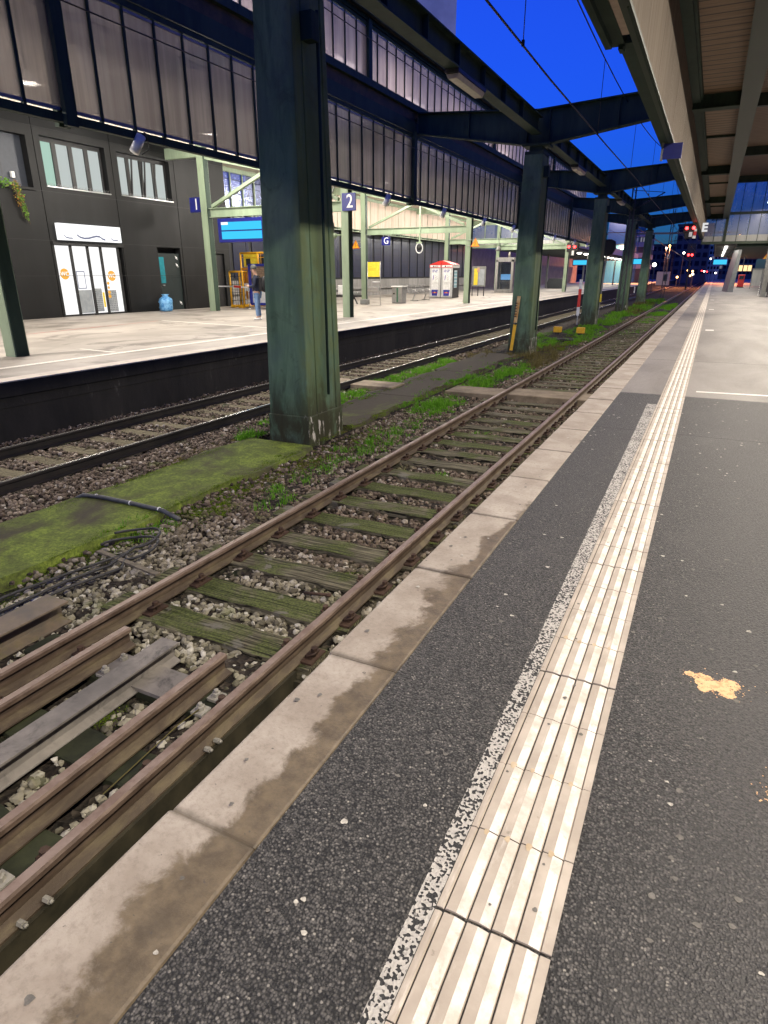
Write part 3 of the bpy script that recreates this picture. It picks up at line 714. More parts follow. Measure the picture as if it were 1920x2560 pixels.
# ------------------------------------------------------------------ sleepers
def sleeper_mesh(Lx, wd):
    b = MB(); n = 22
    for i in range(n):
        xa = -Lx/2+Lx*i/n; xb = -Lx/2+Lx*(i+1)/n
        wob = lambda x: .006*math.sin(x*5.1)+.004*math.sin(x*13)
        za = wob(xa); zb = wob(xb)
        for s, e in ((-1, 1),):
            va = [(xa,-wd/2+wob(xa*1.7),-.12),(xa,wd/2+wob(xa*2.3),-.12),(xa,wd/2+wob(xa*2.3),za*.6),(xa,wd/2-.015,za*.6+.006),(xa,-wd/2+.015,za*.6+.006),(xa,-wd/2+wob(xa*1.7),za*.6)]
            vb = [(xb,-wd/2+wob(xb*1.7),-.12),(xb,wd/2+wob(xb*2.3),-.12),(xb,wd/2+wob(xb*2.3),zb*.6),(xb,wd/2-.015,zb*.6+.006),(xb,-wd/2+.015,zb*.6+.006),(xb,-wd/2+wob(xb*1.7),zb*.6)]
            m_ = len(va); b.add(va+vb, [(j,(j+1)%m_,m_+(j+1)%m_,m_+j) for j in range(m_)])
            if i == 0: b.add(va, [tuple(range(m_))[::-1]])
            if i == n-1: b.add(vb, [tuple(range(m_))])
    return b
def make_sleeper(xc, label, group, wd, cl, L=2.0, skip=None, mt='timber'):
    s = empty('sleeper', (xc,0,-.945), label, 'sleeper', group)
    b = sleeper_mesh(L, wd); ob = MB(); ob.v=[(v[0]+xc,v[1],v[2]-.945) for v in b.v]; ob.f=b.f; ob.mi=b.mi; ob.sm=b.sm
    ob.build('timber', M[mt], s)
    if cl:
        for rx in cl:
            for sg in (-1,1):
                if skip == (rx,sg): continue
                c = MB(); x = rx+sg*.105
                c.box(x-.045,x+.045,-.085,.085,-.945,-.925)
                c.box(x-.03-.012*sg,x+.03-.012*sg,-.035,.035,-.925,-.905)
                c.tube([(x+.012*sg,0,-.93),(x+.012*sg,0,-.862)],.012,6); c.lathe([(.024,.04),(.024,.072)],(x+.012*sg,0,-.945+.02),6,0,False)
                c.tube([(x-.02*sg,-.05,-.90),(x+.03*sg,-.03,-.885),(x+.03*sg,.03,-.885),(x-.02*sg,.05,-.90)],.009,6)
                c.build('rail_clip', M['rust'], s)
    return s
near_y = [.62,1.24,1.86,2.48,3.19,3.73,4.32,4.93,5.57,6.18,6.82,7.48,8.12,8.72]
y = 9.34
while y < 46: near_y.append(y + rnd.uniform(-.02,.02)); y += .625
ST_P = make_sleeper(-3.12, 'dark timber sleeper half hidden under the guard rails', 'sleepers of the near track', .25, (-2.235,-3.735), 1.9, (-2.235,1), 'timber_dark')
ST_N = make_sleeper(-3.08, 'mossy green timber sleeper of the near track among pale ballast', 'sleepers of the near track', .25, (-2.235,-3.735))
special = {4: 'nearest whole mossy sleeper, wide and dark green, just past the guard rail ends', 5: 'mossy sleeper with a grey bald patch, second past the guard rails', 6:'mossy sleeper, third past the guard rail ends, with a loose screw near its right end'}
for i, y in enumerate(near_y):
    if 13.3 < y < 14.5: continue
    o = (ST_P if i == 0 else copy_tree(ST_P)) if i < 4 else (ST_N if i == 4 else copy_tree(ST_N)); o.location.y = y; o.location.z = (-.945 if i < 4 else -.925) + rnd.uniform(-.008,.008)
    if i in special: o['label'] = special[i]
    elif y < 3: o['label'] = 'dark timber sleeper half hidden under the guard rails'
    elif y > 14: o['label'] = 'weathered timber sleeper of the near track beyond the concrete cable slab'
    else: o['label'] = 'mossy green timber sleeper of the near track among pale ballast'
    if i == 4: o.scale.y = 1.15
ST_F = make_sleeper(-8.26, 'pale grey timber sleeper of the far track beside the sooty wall', 'sleepers of the far track', .27, None, 1.75)
y = 1.3; first = True; far_y = []
while y < 62:
    o = ST_F if first else copy_tree(ST_F); first = False
    o.location.y = y; far_y.append(y); y += .64
    o['label'] = 'pale grey timber sleeper of the far track beside the sooty wall' if y < 9.3 else 'thin pale sleeper of the far track beyond the big green pillar'
# concrete cable slab across the near track
t = empty('cable_slab', (-3.0, 13.9, -.95), 'pale concrete cable duct slab lying across the near track', 'cable duct')
for xa, xb in ((-5.1,-3.80),(-3.66,-2.31),(-2.16,-1.45)):
    b = MB(); b.box(xa,xb,13.5,14.35,-1.0,-.83 if xa > -3.7 else -.87); b.build('slab', M['tan'], t, bevel=.015)
t = empty('cable_slab', (-8.2, 13.6, -.95), 'brownish cable duct slab lying across the far track beside the pillar', 'cable duct')
for xa, xb in ((-8.92,-7.6),(-7.4,-6.3)):
    b = MB(); b.box(xa,xb,13.2,13.95,-1.0,-.84); b.build('slab', M['tan'], t, bevel=.015)
# ------------------------------------------------------------------ mossy concrete path
PATH = [(1.2,4.86),(4.90,8.05),(9.55,12.6),(12.62,16.6),(16.63,21.2)]
for i,(ya,yb) in enumerate(PATH):
    b = MB(); ny_ = int((yb-ya)/.25)+1
    for k in range(ny_):
        y0=ya+(yb-ya)*k/ny_; y1=ya+(yb-ya)*(k+1)/ny_
        e=lambda y,s: .05*math.sin(y*2.3+s)+.03*math.sin(y*5.7+s*2)
        xl=-6.43 if i<2 else -6.5-.02*(ya-9); xr=-5.17 if i<2 else -5.35-.02*(ya-9)
        b.add([(xl+e(y0,1),y0,-.885),(xr+e(y0,4),y0,-.885),(xr+e(y1,4),y1,-.885),(xl+e(y1,1),y1,-.885),
               (xl+e(y0,1)-.03,y0,-1.02),(xr+e(y0,4)+.03,y0,-1.02),(xr+e(y1,4)+.03,y1,-1.02),(xl+e(y1,1)-.03,y1,-1.02)],
              [(0,1,2,3),(0,4,5,1),(1,5,6,2),(2,6,7,3),(3,7,4,0)])
    o = b.build('path', M['mosscon']); tag(o, kind='structure')
# ------------------------------------------------------------------ ballast stones
def stones(regions):
    t = (1+5**.5)/2
    base = np.array([(-1,t,0),(1,t,0),(-1,-t,0),(1,-t,0),(0,-1,t),(0,1,t),(0,-1,-t),(0,1,-t),(t,0,-1),(t,0,1),(-t,0,-1),(-t,0,1)])/math.sqrt(1+t*t)
    fc = np.array([(0,11,5),(0,5,1),(0,1,7),(0,7,10),(0,10,11),(1,5,9),(5,11,4),(11,10,2),(10,7,6),(7,1,8),(3,9,4),(3,4,2),(3,2,6),(3,6,8),(3,8,9),(4,9,5),(2,4,11),(6,2,10),(8,6,7),(9,8,1)])
    VV=[]; FF=[]; off=0
    sl_n = np.array(near_y); sl_f = np.array(far_y)
    for (x0,x1,y0,y1,dens,rmin,rmax,z) in regions:
        n = int((x1-x0)*(y1-y0)*dens)
        x = npr.uniform(x0,x1,n); y = npr.uniform(y0,y1,n); r = npr.uniform(rmin,rmax,n)
        keep = np.ones(n,bool)
        for xr in (-2.235,-3.735,-7.5,-9.02): keep &= np.abs(x-xr) > .072+r*.5
        for xr,ye in ((-2.585,2.8),(-3.43,2.76)): keep &= ~((np.abs(x-xr) < .075+r*.5)&(y<ye))
        keep &= ~((np.abs(x+3.03)<.09+r*.4)&(y<2.78)); keep &= ~((np.abs(x+4.27)<.13+r*.4)&(y<2.84))
        keep &= ~((x>-2.2)&(y<3.03))
        inn = (x>-4.1)&(x<-2.06); d = np.min(np.abs(y[:,None]-sl_n[None,:]),1); keep &= ~(inn&(d<.115+r*.5)&(npr.random(n)>.03))
        inf = (x>-9.2)&(x<-7.4); d = np.min(np.abs(y[:,None]-sl_f[None,:]),1); keep &= ~(inf&(d<.12)&(npr.random(n)>.05))
        keep &= ~((x>-6.42)&(x<-5.2)&(y<21)&(npr.random(n)>.006))
        keep &= ~((y>13.4)&(y<14.4)&(x>-5.1))
        keep &= ~((x>-3.36)&(x<-2.62)&(y>2.33)&(y<2.64))
        keep &= ~((np.abs(x+5.7)<.4)&(np.abs(y-8.72)<.6))
        x,y,r = x[keep],y[keep],r[keep]; n=len(x)
        sc = npr.uniform(.6,1.25,(n,1,3)); sc[:,:,2]*=.8
        V = base[None]*(1+npr.uniform(-.28,.28,(n,12,1)))*sc*r[:,None,None]
        a = npr.uniform(0,6.28,n); ca,sa=np.cos(a),np.sin(a); b_=npr.uniform(-.7,.7,n); cb,sb=np.cos(b_),np.sin(b_)
        yy=V[:,:,1]*cb[:,None]-V[:,:,2]*sb[:,None]; zz=V[:,:,1]*sb[:,None]+V[:,:,2]*cb[:,None]; xx=V[:,:,0]
        V=np.stack([xx*ca[:,None]-yy*sa[:,None], xx*sa[:,None]+yy*ca[:,None], zz],-1)
        V+=np.stack([x,y,z+npr.uniform(-.02,.018,n)],-1)[:,None,:]
        FF.append((fc[None]+(np.arange(n)*12)[:,None,None]+off).reshape(-1,3)); VV.append(V.reshape(-1,3)); off+=n*12
    return np.concatenate(VV), np.concatenate(FF)
V,F = stones([(-4.95,-1.32,.2,6.0,760,.020,.036,-.975),(-4.95,-1.32,6.0,12,480,.022,.036,-.97),(-4.4,-1.32,12,24,230,.024,.04,-.955),(-4.4,-1.32,24,44,60,.03,.05,-.95),
              (-7.4,-6.35,2.5,9,520,.02,.034,-.955),(-7.3,-6.3,9,20,150,.022,.036,-.95),(-9.9,-7.2,2.5,12,420,.022,.036,-.95),(-9.9,-7.0,12,26,130,.026,.042,-.95),(-5.2,-4.9,3,20,260,.02,.034,-.945),
              (-5.2,-4.3,9,14,150,.02,.034,-.945)])
tag(raw_mesh('ballast', V, F, M['stone']), kind='stuff')
# ------------------------------------------------------------------ grass, moss
def blades(patches, mat, name, hz=-.955, clump=True):
    VV=[]; FF=[]; off=0
    for (cx,cy,rx,ry,n,hh,wd,lean) in patches:
        nc=max(6,int(n/(16 if hh>.04 else 40)))
        a=npr.uniform(0,6.28,nc); q=np.sqrt(npr.random(nc))*(1+.3*np.sin(3*a+cx*7)+.22*np.sin(7*a+cy*5))
        tx=cx+rx*q*np.cos(a); ty=cy+ry*q*np.sin(a); th=hh*npr.uniform(.25,1.25,nc)**1.3*(1.15-.55*np.clip(q,0,1.4)); ts=npr.uniform(.012,.06,nc)*(1+ry*.25)
        w_=npr.exponential(1,nc); c=npr.choice(nc,n,p=w_/w_.sum())
        x=tx[c]+npr.normal(0,1,n)*ts[c]; y=ty[c]+npr.normal(0,1,n)*ts[c]*1.2
        h=th[c]*npr.uniform(.4,1.2,n); d=npr.uniform(0,6.28,n); L=lean*h*npr.uniform(.2,1.5,n)
        w=wd*npr.uniform(.6,1.4,n)
        wx=np.cos(d+1.57)*w; wy=np.sin(d+1.57)*w; dx=np.cos(d)*L; dy=np.sin(d)*L
        z0=np.where((x>-6.43)&(x<-5.17)&(y<21),-.885,hz)
        P=np.stack([np.stack([x-wx,y-wy,z0],-1),np.stack([x+wx,y+wy,z0],-1),np.stack([x+dx*.4+wx*.6,y+dy*.4+wy*.6,z0+h*.6],-1),np.stack([x+dx*.4-wx*.6,y+dy*.4-wy*.6,z0+h*.6],-1),np.stack([x+dx,y+dy,z0+h*(1-.25*np.clip(L/np.maximum(h,1e-4),0,1))],-1)],1)
        VV.append(P.reshape(-1,3)); k=np.arange(n)[:,None]*5+off
        FF.append(np.concatenate([k+np.array([[0,1,2]]),k+np.array([[0,2,3]]),k+np.array([[3,2,4]])])); off+=n*5
    return tag(raw_mesh(name, np.concatenate(VV), np.concatenate(FF), mat), kind='stuff')
G=[(-4.55,8.3,.45,1.4,1300,.13,.004,.6),(-4.55,6.5,.25,.5,260,.13,.004,.6),(-4.3,5.8,.22,.45,260,.14,.004,.6),(-4.6,9.6,.4,.7,900,.12,.004,.6),(-5.1,4.55,.22,.5,500,.07,.004,.7),
   (-6.8,10.4,.4,1.3,4200,.12,.004,.7),(-6.95,12.2,.35,1.2,3800,.12,.004,.7),(-7.05,14.4,.35,1.5,4400,.12,.005,.7),(-6.95,16.8,.35,1.6,4200,.14,.005,.7),(-7.0,18.6,.3,.8,900,.22,.005,.6),(-6.6,8.3,.15,.25,700,.16,.008,.8),
   (-4.75,12.0,.5,1.0,4400,.14,.005,.7),(-4.95,15.4,.5,1.3,4400,.14,.005,.7),(-4.6,17.4,.5,1.1,3600,.15,.005,.7),(-3.1,10.2,.2,.15,150,.07,.004,.7),(-3.0,17,.3,.4,220,.09,.004,.6),(-2.9,7.6,.2,.12,120,.07,.004,.7),
   (-5.4,26,.8,2.2,3000,.16,.006,.6),(-4.5,29,.5,2.6,2600,.16,.006,.6),(-6.6,28,.4,3,1800,.14,.006,.6),(-5.2,33,.8,3,3200,.18,.007,.6),(-5.2,39,.9,4,4200,.2,.008,.6),(-5.2,47,.9,5,3600,.22,.01,.6),(-5.0,57,1,7,3600,.24,.013,.6),
   (-5,70,1.1,8,2400,.28,.02,.6),(-3.0,32,.6,2,900,.12,.006,.6),(-3.0,41,.6,3,1900,.13,.008,.6),(-3.0,49,.65,3,2600,.16,.01,.6),(-3.0,60,.65,5,3200,.2,.013,.6)]
G+=[(-6.55,8.15,.16,.2,260,.10,.013,1.2),(-4.9,13.2,.5,2.2,1500,.09,.005,.9),(-6.6,11.8,.4,3,1600,.08,.005,.9),(-5.9,15.5,.5,3,500,.05,.004,.9),(-5.0,18.5,.6,1.8,1100,.12,.005,.8),(-4.5,10.8,.35,1.6,600,.06,.005,1),(-4.6,7.6,.3,2.2,500,.05,.005,1.1)]
blades(G, M['grass'], 'grass')
D=[(-4.8,21.2,.8,1.2,2600,.26,.004,.5),(-4.4,19.4,.4,1.1,1300,.22,.004,.5),(-6.7,21,.35,1.4,1200,.18,.004,.5),(-4.9,24,.6,1.3,1500,.2,.004,.5),(-4.7,9.0,.45,.5,500,.08,.003,.7),(-5,51,1,5,1500,.3,.01,.5),(-5.4,62,.8,7,1800,.32,.014,.5),(-4.9,7.2,.28,1.5,7000,.024,.004,1.1),(-4.85,9.2,.4,.9,6000,.024,.004,1.1),(-6.65,7.4,.22,1.3,4500,.024,.004,1.1),(-4.85,6.0,.2,.8,700,.025,.003,.9),(-6.6,7.2,.2,.9,300,.06,.003,.8)]
blades(D, M['dry'], 'dry_grass')
Mo=[(-4.98,5.9,.22,1.0,9000,.018,.004,1),(-4.95,7.4,.3,.8,6500,.018,.004,1),(-5.0,4.3,.26,.6,4200,.02,.003,.8),(-5.0,3.6,.2,.5,2400,.018,.003,.8),(-6.5,6.4,.16,.8,3000,.015,.003,.8),(-4.75,5.25,.2,.35,1800,.015,.003,.8),
    (-2.97,2.08,.08,.08,900,.014,.003,.8),(-2.7,1.55,.05,.05,300,.014,.003,.8),(-4.95,2.55,.12,.2,900,.02,.003,.8),(-5.0,9.6,.3,.8,2600,.015,.003,.8),(-3.75,4.6,.12,.2,500,.012,.003,.8),(-2.6,4.55,.12,.1,260,.012,.003,.8),(-5.1,10.9,.3,.5,1600,.018,.003,.8),
    (-5.0,2.7,.22,.9,2600,.012,.003,.8),(-4.8,9.1,.4,.6,2400,.012,.003,.8),(-3.2,22,.7,5,3500,.02,.006,.8)]
Mo+=[(-5.15,5.6,.1,2.4,4200,.014,.003,.9),(-6.42,5.0,.09,3.0,3600,.014,.003,.9),(-5.2,12,.25,4,6500,.02,.005,.9),(-6.5,13,.25,4,5200,.02,.005,.9),(-5.0,26,.9,4,5200,.04,.01,.9),(-3.0,14,.6,9,2600,.014,.004,.9),(-1.75,7,.2,4,2600,.014,.004,.9)]
blades(Mo, M['mossg'], 'moss')
# ------------------------------------------------------------------ hoses
t = empty('hose', (-5.7,4.8,-.88), 'dark corrugated hose with white bands lying across the mossy path', 'hose')
b = MB(); b.tube([(-6.5,4.72,-.93),(-6.38,4.80,-.86),(-6.1,4.83,-.855),(-5.6,4.83,-.856),(-5.15,4.82,-.86),(-4.88,4.80,-.92)],.026,10); b.build('pipe', M['hose'], t)
b = MB()
for x,yy in ((-6.2,4.825),(-5.65,4.83),(-5.2,4.822)): b.tube([(x,yy,-.856),(x+.016,yy,-.856)],.0275,10)
b.build('band', M['white'], t)
b = MB()
def loop(cx,cy,r,t0,t1,z,ex):
    return [(cx+r*math.cos(a)*ex,cy+r*math.sin(a),z+.02*math.sin(a*2)) for a in np.linspace(t0,t1,18)]
b.tube([(-4.75,1.6,-.9),(-4.62,2.4,-.9),(-4.55,3.1,-.89),(-4.45,3.6,-.9)]+loop(-4.72,3.95,.27,-.9,3.6,-.87,1),.014,8)
b.tube([(-4.9,1.4,-.91),(-4.7,2.3,-.9),(-4.68,3.2,-.9),(-4.6,3.6,-.9)]+loop(-4.82,4.12,.24,-.8,3.3,-.85,1),.014,8)
b.tube([(-4.98,1.9,-.9),(-4.86,2.9,-.89),(-4.8,3.4,-.91),(-4.62,3.85,-.88)],.013,8)
tag(b.build('cable_coil', M['rubber']), 'loose coil of thick black cable on the ballast beside the near rail', 'cable')
b = MB(); b.bar((-4.95,3.78,-.9),(-4.02,3.62,-.88),.05,.02); tag(b.build('wooden_stake', worn('grey_wood',(.1,.085,.06),(.2,.17,.12),9,.8)), 'thin weathered wooden stake lying beside the cable coil', 'stake')
b = MB(); b.tube([(-2.42,1.62,-.9),(-2.45,2.2,-.895),(-2.43,2.36,-.89)],.004,6); tag(b.build('dry_stalk', M['dry']), 'pale dry stalk lying between the guard rail and the kerb-side rail', 'stalk')
b = MB(); b.tube([(-2.72,3.98,-.925),(-2.50,4.02,-.915)],.014,6); b.lathe([(.026,0),(.026,.02)],(-2.5,4.02,-.925),8); tag(b.build('loose_screw', M['rust']), 'loose rusty sleeper screw lying on the ballast beside the rail', 'screw')
FR = [8.6, 22.6, 36.6, 50.6, 64.6]
ORD = ['nearest, right in the foreground', 'second from the camera, with the yellow gauge on its side', 'third from the camera, behind the red and white board', 'fourth from the camera', 'fifth and farthest']
# ------------------------------------------------------------------ pillars
def make_pillar():
    t = empty('pillar', (-5.7, 8.7, -.95), '', 'pillar', 'green pillars between the tracks')
    def block(xa,xb,ya,yb,za,zb,k):      # tapered about the axis
        cx,cy=-5.7,8.7; f=lambda p,s:(cx+(p[0]-cx)*s, cy+(p[1]-cy)*s)
        q=[(xa,ya),(xb,ya),(xb,yb),(xa,yb)]; v=[(*p,za) for p in q]+[(*f(p,k),zb) for p in q]
        return v,[(0,3,2,1),(4,5,6,7),(0,1,5,4),(1,2,6,5),(2,3,7,6),(3,0,4,7)]
    b = MB(); Z0,Z1,K=-1.05,5.15,.80
    b.add(*block(-6.07,-5.33,8.16,8.43,Z0,Z1,K)); b.add(*block(-6.07,-5.34,8.465,9.05,Z0,Z1,K)); b.add(*block(-6.03,-5.37,8.40,8.50,Z0,Z1,K)); b.add(*block(-6.06,-5.33,9.06,9.22,Z0,Z1,K)); b.add(*block(-6.0,-5.38,9.0,9.1,Z0,Z1,K))
    o = b.build('shaft', M['pillar'], t, bevel=.018)
    b = MB(); b.add(*block(-6.085,-5.315,8.145,8.44,-1.06,-.47,.985)); b.add(*block(-6.085,-5.325,8.46,9.235,-1.06,-.47,.985)); b.build('footing', M['pillar'], t, bevel=.012)
    b = MB()
    b.box(-6.0,-5.4,8.30,9.12,5.15,5.24); b.box(-5.9,-5.5,8.45,8.95,5.24,5.46); b.box(-6.12,-5.28,8.36,9.04,5.40,5.47)
    b.build('bearing_cap', M['beam'], t, bevel=.01)
    b = MB(); b.box(-5.42,-5.24,8.5,8.68,4.52,4.84); b.tube([(-5.30,8.74,4.9),(-5.30,8.74,-.2)],.022,8); b.build('bracket', M['beam'], t)
    return t
PIL = make_pillar()
for i, y in enumerate(FR):
    o = PIL if i == 0 else copy_tree(PIL); o.location.y = y + .1
    o['label'] = 'stained green steel pillar between the tracks, ' + ORD[i]
# transverse gull-wing beams
def make_beam():
    t = empty('cross_beam', (-5.7, 8.7, 5.47), '', 'roof beam', 'dark beams across the tracks')
    top = [(-9.86,6.70),(-5.7,6.42),(-1.45,6.66)]; bot=[(-1.45,6.02),(-5.2,5.50),(-6.2,5.50),(-9.86,6.10)]
    b = MB(); b.ext([(x,z) for x,z in bot+top],'y',8.68,8.715)
    def fl(p,q,w,th): 
        b.bar((p[0],8.7,p[1]),(q[0],8.7,q[1]),w,th)
    fl(top[0],top[1],.34,.035); fl(top[1],top[2],.34,.035)
    fl(bot[0],bot[1],.34,.035); fl(bot[1],bot[2],.34,.035); fl(bot[2],bot[3],.34,.035)
    for x,za,zb in ((-6.05,5.52,6.43),(-5.35,5.52,6.43),(-8.0,5.82,6.58),(-3.3,5.79,6.56)): b.box(x-.012,x+.012,8.56,8.84,za,zb-.03)
    b.build('web_and_flanges', M['beam'], t)
    return t
BM = make_beam()
ordb = ['over the nearest pillar','over the second pillar, largest in the sky gap','over the third pillar','over the fourth pillar','over the farthest pillar']
for i, y in enumerate(FR):
    o = BM if i == 0 else copy_tree(BM); o.location.y = y+.1
    o['label'] = 'dark green gull-wing steel beam ' + ordb[i]
# longitudinal girder above the pillars
t = empty('longitudinal_girder', (-5.7, 8, 6.3), 'long dark steel girder running over the pillar tops beneath the blue sky', 'girder')
for k,(ya,yb) in enumerate([(-8,8.5)]+[(FR[i]-.1+.28,FR[i+1]-.1) for i in range(4)]):
    b = MB(); b.box(-5.72,-5.68,ya,yb,5.75,6.17); b.box(-5.86,-5.54,ya,yb,5.72,5.75); b.box(-5.86,-5.54,ya,yb,6.17,6.20)
    n=int((yb-ya)/1.75)
    for j in range(n): 
        yy=ya+.9+j*1.75
        if yy<yb-.2: b.box(-5.84,-5.56,yy,yy+.02,5.75,6.17)
    b.build('girder_span', M['beam'], t)
# fluorescent batten lamps slung under the girder (off)
LA = empty('girder_lamp', (-5.7, 15.8, 5.74), '', 'lamp', 'batten lamps under the girder')
b = MB(); b.box(-5.86,-5.54,14.85,16.75,5.64,5.72); b.build('housing', M['darksteel'], LA, bevel=.01)
b = MB(); b.ext([(-5.85,5.635),(-5.80,5.54),(-5.60,5.54),(-5.55,5.635)],'y',14.9,16.7); b.build('diffuser', M['diff'], LA, bevel=.01)
for i,(y,s) in enumerate(((15.8,'large and nearest against the sky'),(29.8,'in the second bay beyond the second pillar'),(43.8,'in the third bay, small'))):
    o = LA if i==0 else copy_tree(LA); o.location.y = y; o['label'] = 'unlit cream batten lamp under the long girder, '+s

# ------------------------------------------------------------------ glazed screens
def make_screen(name, x, y0, zb, zt, mats, pitch=.737, mull=.05, sill=.13, label='', cat='glazed screen', grp=None, wire=True, post=True, lift=.09, cont=0):
    """bay of vertical glazing from y0 to y0+14 in the plane x"""
    t = empty(name, (x, y0, zb), label, cat, grp); y1 = y0+14
    b = MB(); n = 19
    b.box(x-.06,x+.06,y0+.02,y1-.02,zb,zb+sill)                             # bottom rail
    b.box(x-.045,x+.045,y0+.02,y1-.02,zt-.10,zt)                             # head
    for k in range(1,n):
        y = y0+k*(14/n); b.box(x-.035,x+.035,y-mull/2,y+mull/2,zb+sill,zt-.1)
    b.build('frame', mats[0], t)
    b = MB()
    if cont:
        for k in range(7): b.box(x+cont-.005,x+cont+.005,y0+2*k+.006,y0+2*k+1.994,zb+.03,zt-.03)
    for k in range(0 if cont else n):
        ya=y0+k*(14/n)+mull/2; yb=y0+(k+1)*(14/n)-mull/2
        if k in (0,): ya += .12
        b.box(x-.006,x+.006,ya+.003,yb-.003,zb+sill+lift,zt-.16)
    b.build('glazing', mats[1], t)
    if not cont:
     b = MB(); b.box(x-.02,x+.02,y0+.1,y1-.1,zb+sill+lift-.05,zb+sill+lift); b.box(x-.02,x+.02,y0+.1,y1-.1,zt-.165,zt-.12)
     b.build('edge_trim', mats[2], t)
    if post:
        b = MB(); b.box(x-.15,x-.05,y0-.11,y0+.11,zb-.05,zt+.05); b.box(x-.05,x+.06,y0-.02,y0+.02,zb-.05,zt+.05); b.box(x+.06,x+.15,y0-.11,y0+.11,zb-.05,zt+.05)
        b.build('post', mats[0], t)
    if wire:
        b = MB(); b.tube([(x-.2,y0,zb+1.62),(x-.2,y1,zb+1.62)],.014,6); b.build('cable', M['rubber'], t)
    return t
trim = flat('bluish_trim', (.20,.21,.30), .4)
S = make_screen('glazed_screen', -9.95, 8.4, 3.93, 6.06, (M['beam'], M['glass_low'], trim))
sl = ['nearest bay, left of the big pillar','behind the big green pillar','between second and third pillar','beyond the third pillar','farthest bay over the far platform']
for i,y0 in enumerate((-5.6,8.4,22.4,36.4,50.4)):
    o = S if i==0 else copy_tree(S); o.location.y = y0
    o['label'] = 'dusty glazed screen along the far platform, '+sl[i]; o['group']='lower glazed screens on the far side'
S2 = make_screen('clerestory_window', -11.3, 7.7, 6.95, 9.2, (M['beam'], M['glass_high'], trim), wire=False, lift=.0)
s2 = ['at the top left edge','above the lower screen beside the big pillar','right of the second pillar','beyond the third pillar','farthest bay']
for i,y0 in enumerate((-6.3,7.7,21.7,35.7,49.7)):
    o = S2 if i==0 else copy_tree(S2); o.location.y = y0
    o['label'] = 'pale lit clerestory glazing band of the far hall, '+s2[i]; o['group']='clerestory bands of the far hall'
# far hall roof
t = empty('hall_roof', (-16,30,9.5), 'roof of the far platform hall with dark eaves and cream ceiling', 'roof')
ya,yb=-12,64.9
b = MB(); b.box(-10.02,-9.88,ya,yb,6.07,6.42); b.box(-10.1,-9.80,ya,yb,6.72,6.90); b.box(-9.99,-9.93,ya,yb,6.42,6.72); b.build('edge_beam', M['beam'], t)
b = MB(); b.box(-9.93,-9.90,ya,yb,6.40,6.71); b.build('eave_board', M['woodedge'], t)
b = MB(); b.box(-11.4,-10.1,ya,yb,6.62,6.84); b.build('low_roof', M['beam'], t)
b = MB(); b.box(-11.25,-10.0,ya,yb,6.55,6.615); b.build('low_ceiling', M['cream'], t)
b = MB(); b.box(-11.6,-11.02,ya,yb,9.36,9.42); b.box(-11.10,-11.0,ya,yb,9.30,9.46); b.box(-11.36,-11.2,ya,yb,9.2,9.36); b.build('high_eave', M['beam'], t)
b = MB(); b.box(-11.19,-11.11,ya,yb,9.31,9.355); b.build('eave_soffit', M['woodedge'], t)
b = MB(); b.box(-20.4,-11.6,ya,yb,9.5,9.7); b.build('high_roof', M['cream'], t)
b = MB(); b.box(-20.55,-20.4,ya,yb,6.5,9.7); b.box(-22.5,-20.4,26.3,yb,6.45,6.6); b.build('far_low_roof', M['cream'], t)
b = MB()
for y in FR: b.box(-20.4,-11.4,y-.12,y+.12,9.05,9.5); b.box(-11.3,-9.9,y-.1,y+.1,6.2,6.55); b.box(-22.2,-19.2,y-.1,y+.1,6.05,6.45)
b.build('roof_beam', M['post'], t)
# far apron (pink beige) and dark back wall
t = empty('far_screen', (-22,45,4.3), 'long pinkish beige panelled screen above the dark back wall of the far platform', 'panel screen')
b = MB(); b.box(-22.03,-21.97,33.0,64.4,4.42,6.4); b.build('panels', M['pink'], t)
b = MB()
for i in range(7): b.box(-22.0,-21.94,26.6+i*.95,26.66+i*.95,4.3,6.25)
for i in range(27): b.box(-21.965,-21.945,33.4+i*1.14,33.43+i*1.14,4.42,6.4)
b.box(-22.05,-21.9,26.3,64.4,6.25,6.44); b.build('rail', M['post'], t)
b = MB(); b.box(-22.1,-21.85,26.3,64.4,4.25,4.29); b.box(-22.1,-21.85,26.3,64.4,4.385,4.418)
for i in range(46): b.box(-22.1,-21.86,26.5+i*.83,26.56+i*.83,4.29,4.385)
b.build('ladder_rail', M['post'], t)
b = MB(); b.box(-22.02,-22.0,26.3,33.0,4.45,6.25); b.build('blue_glazing', M['glass_blue'], t)
b = MB()
for z in np.arange(4.75,6.2,.3): b.box(-22.03,-22.01,26.3,33.0,z,z+.03)
b.build('louvre', M['navyglass'], t)
t = empty('back_wall', (-22.6,45,0), 'dark glazed back wall over a grey concrete plinth behind the far platform benches', 'wall')
b = MB(); b.box(-22.9,-22.5,26.2,66,zp(-22.5)-.1,1.28); b.box(-22.5,-22.38,26.2,66,.62,.78); b.build('plinth', M['concrete'], t)
b = MB(); b.box(-22.95,-22.75,26.2,66,1.28,4.6); b.box(-22.95,-22.75,33,66,4.6,6.5); b.build('dark_backing', M['black'], t)
b = MB()
for i in range(24):
    y=26.6+i*1.62
    b.box(-22.75,-22.70,y+.1,y+1.15,1.4,4.25)
    b.box(-22.75,-22.72,y+1.22,y+1.46,1.4,4.25)
b.build('glazing', M['navyglass'], t)
b = MB()
for i in range(24):
    y=26.6+i*1.62
    for z in np.arange(1.7,4.2,.42): b.box(-22.69,-22.68,y+.1,y+1.15,z,z+.015)
b.build('louvre_lines', M['darksteel'], t)
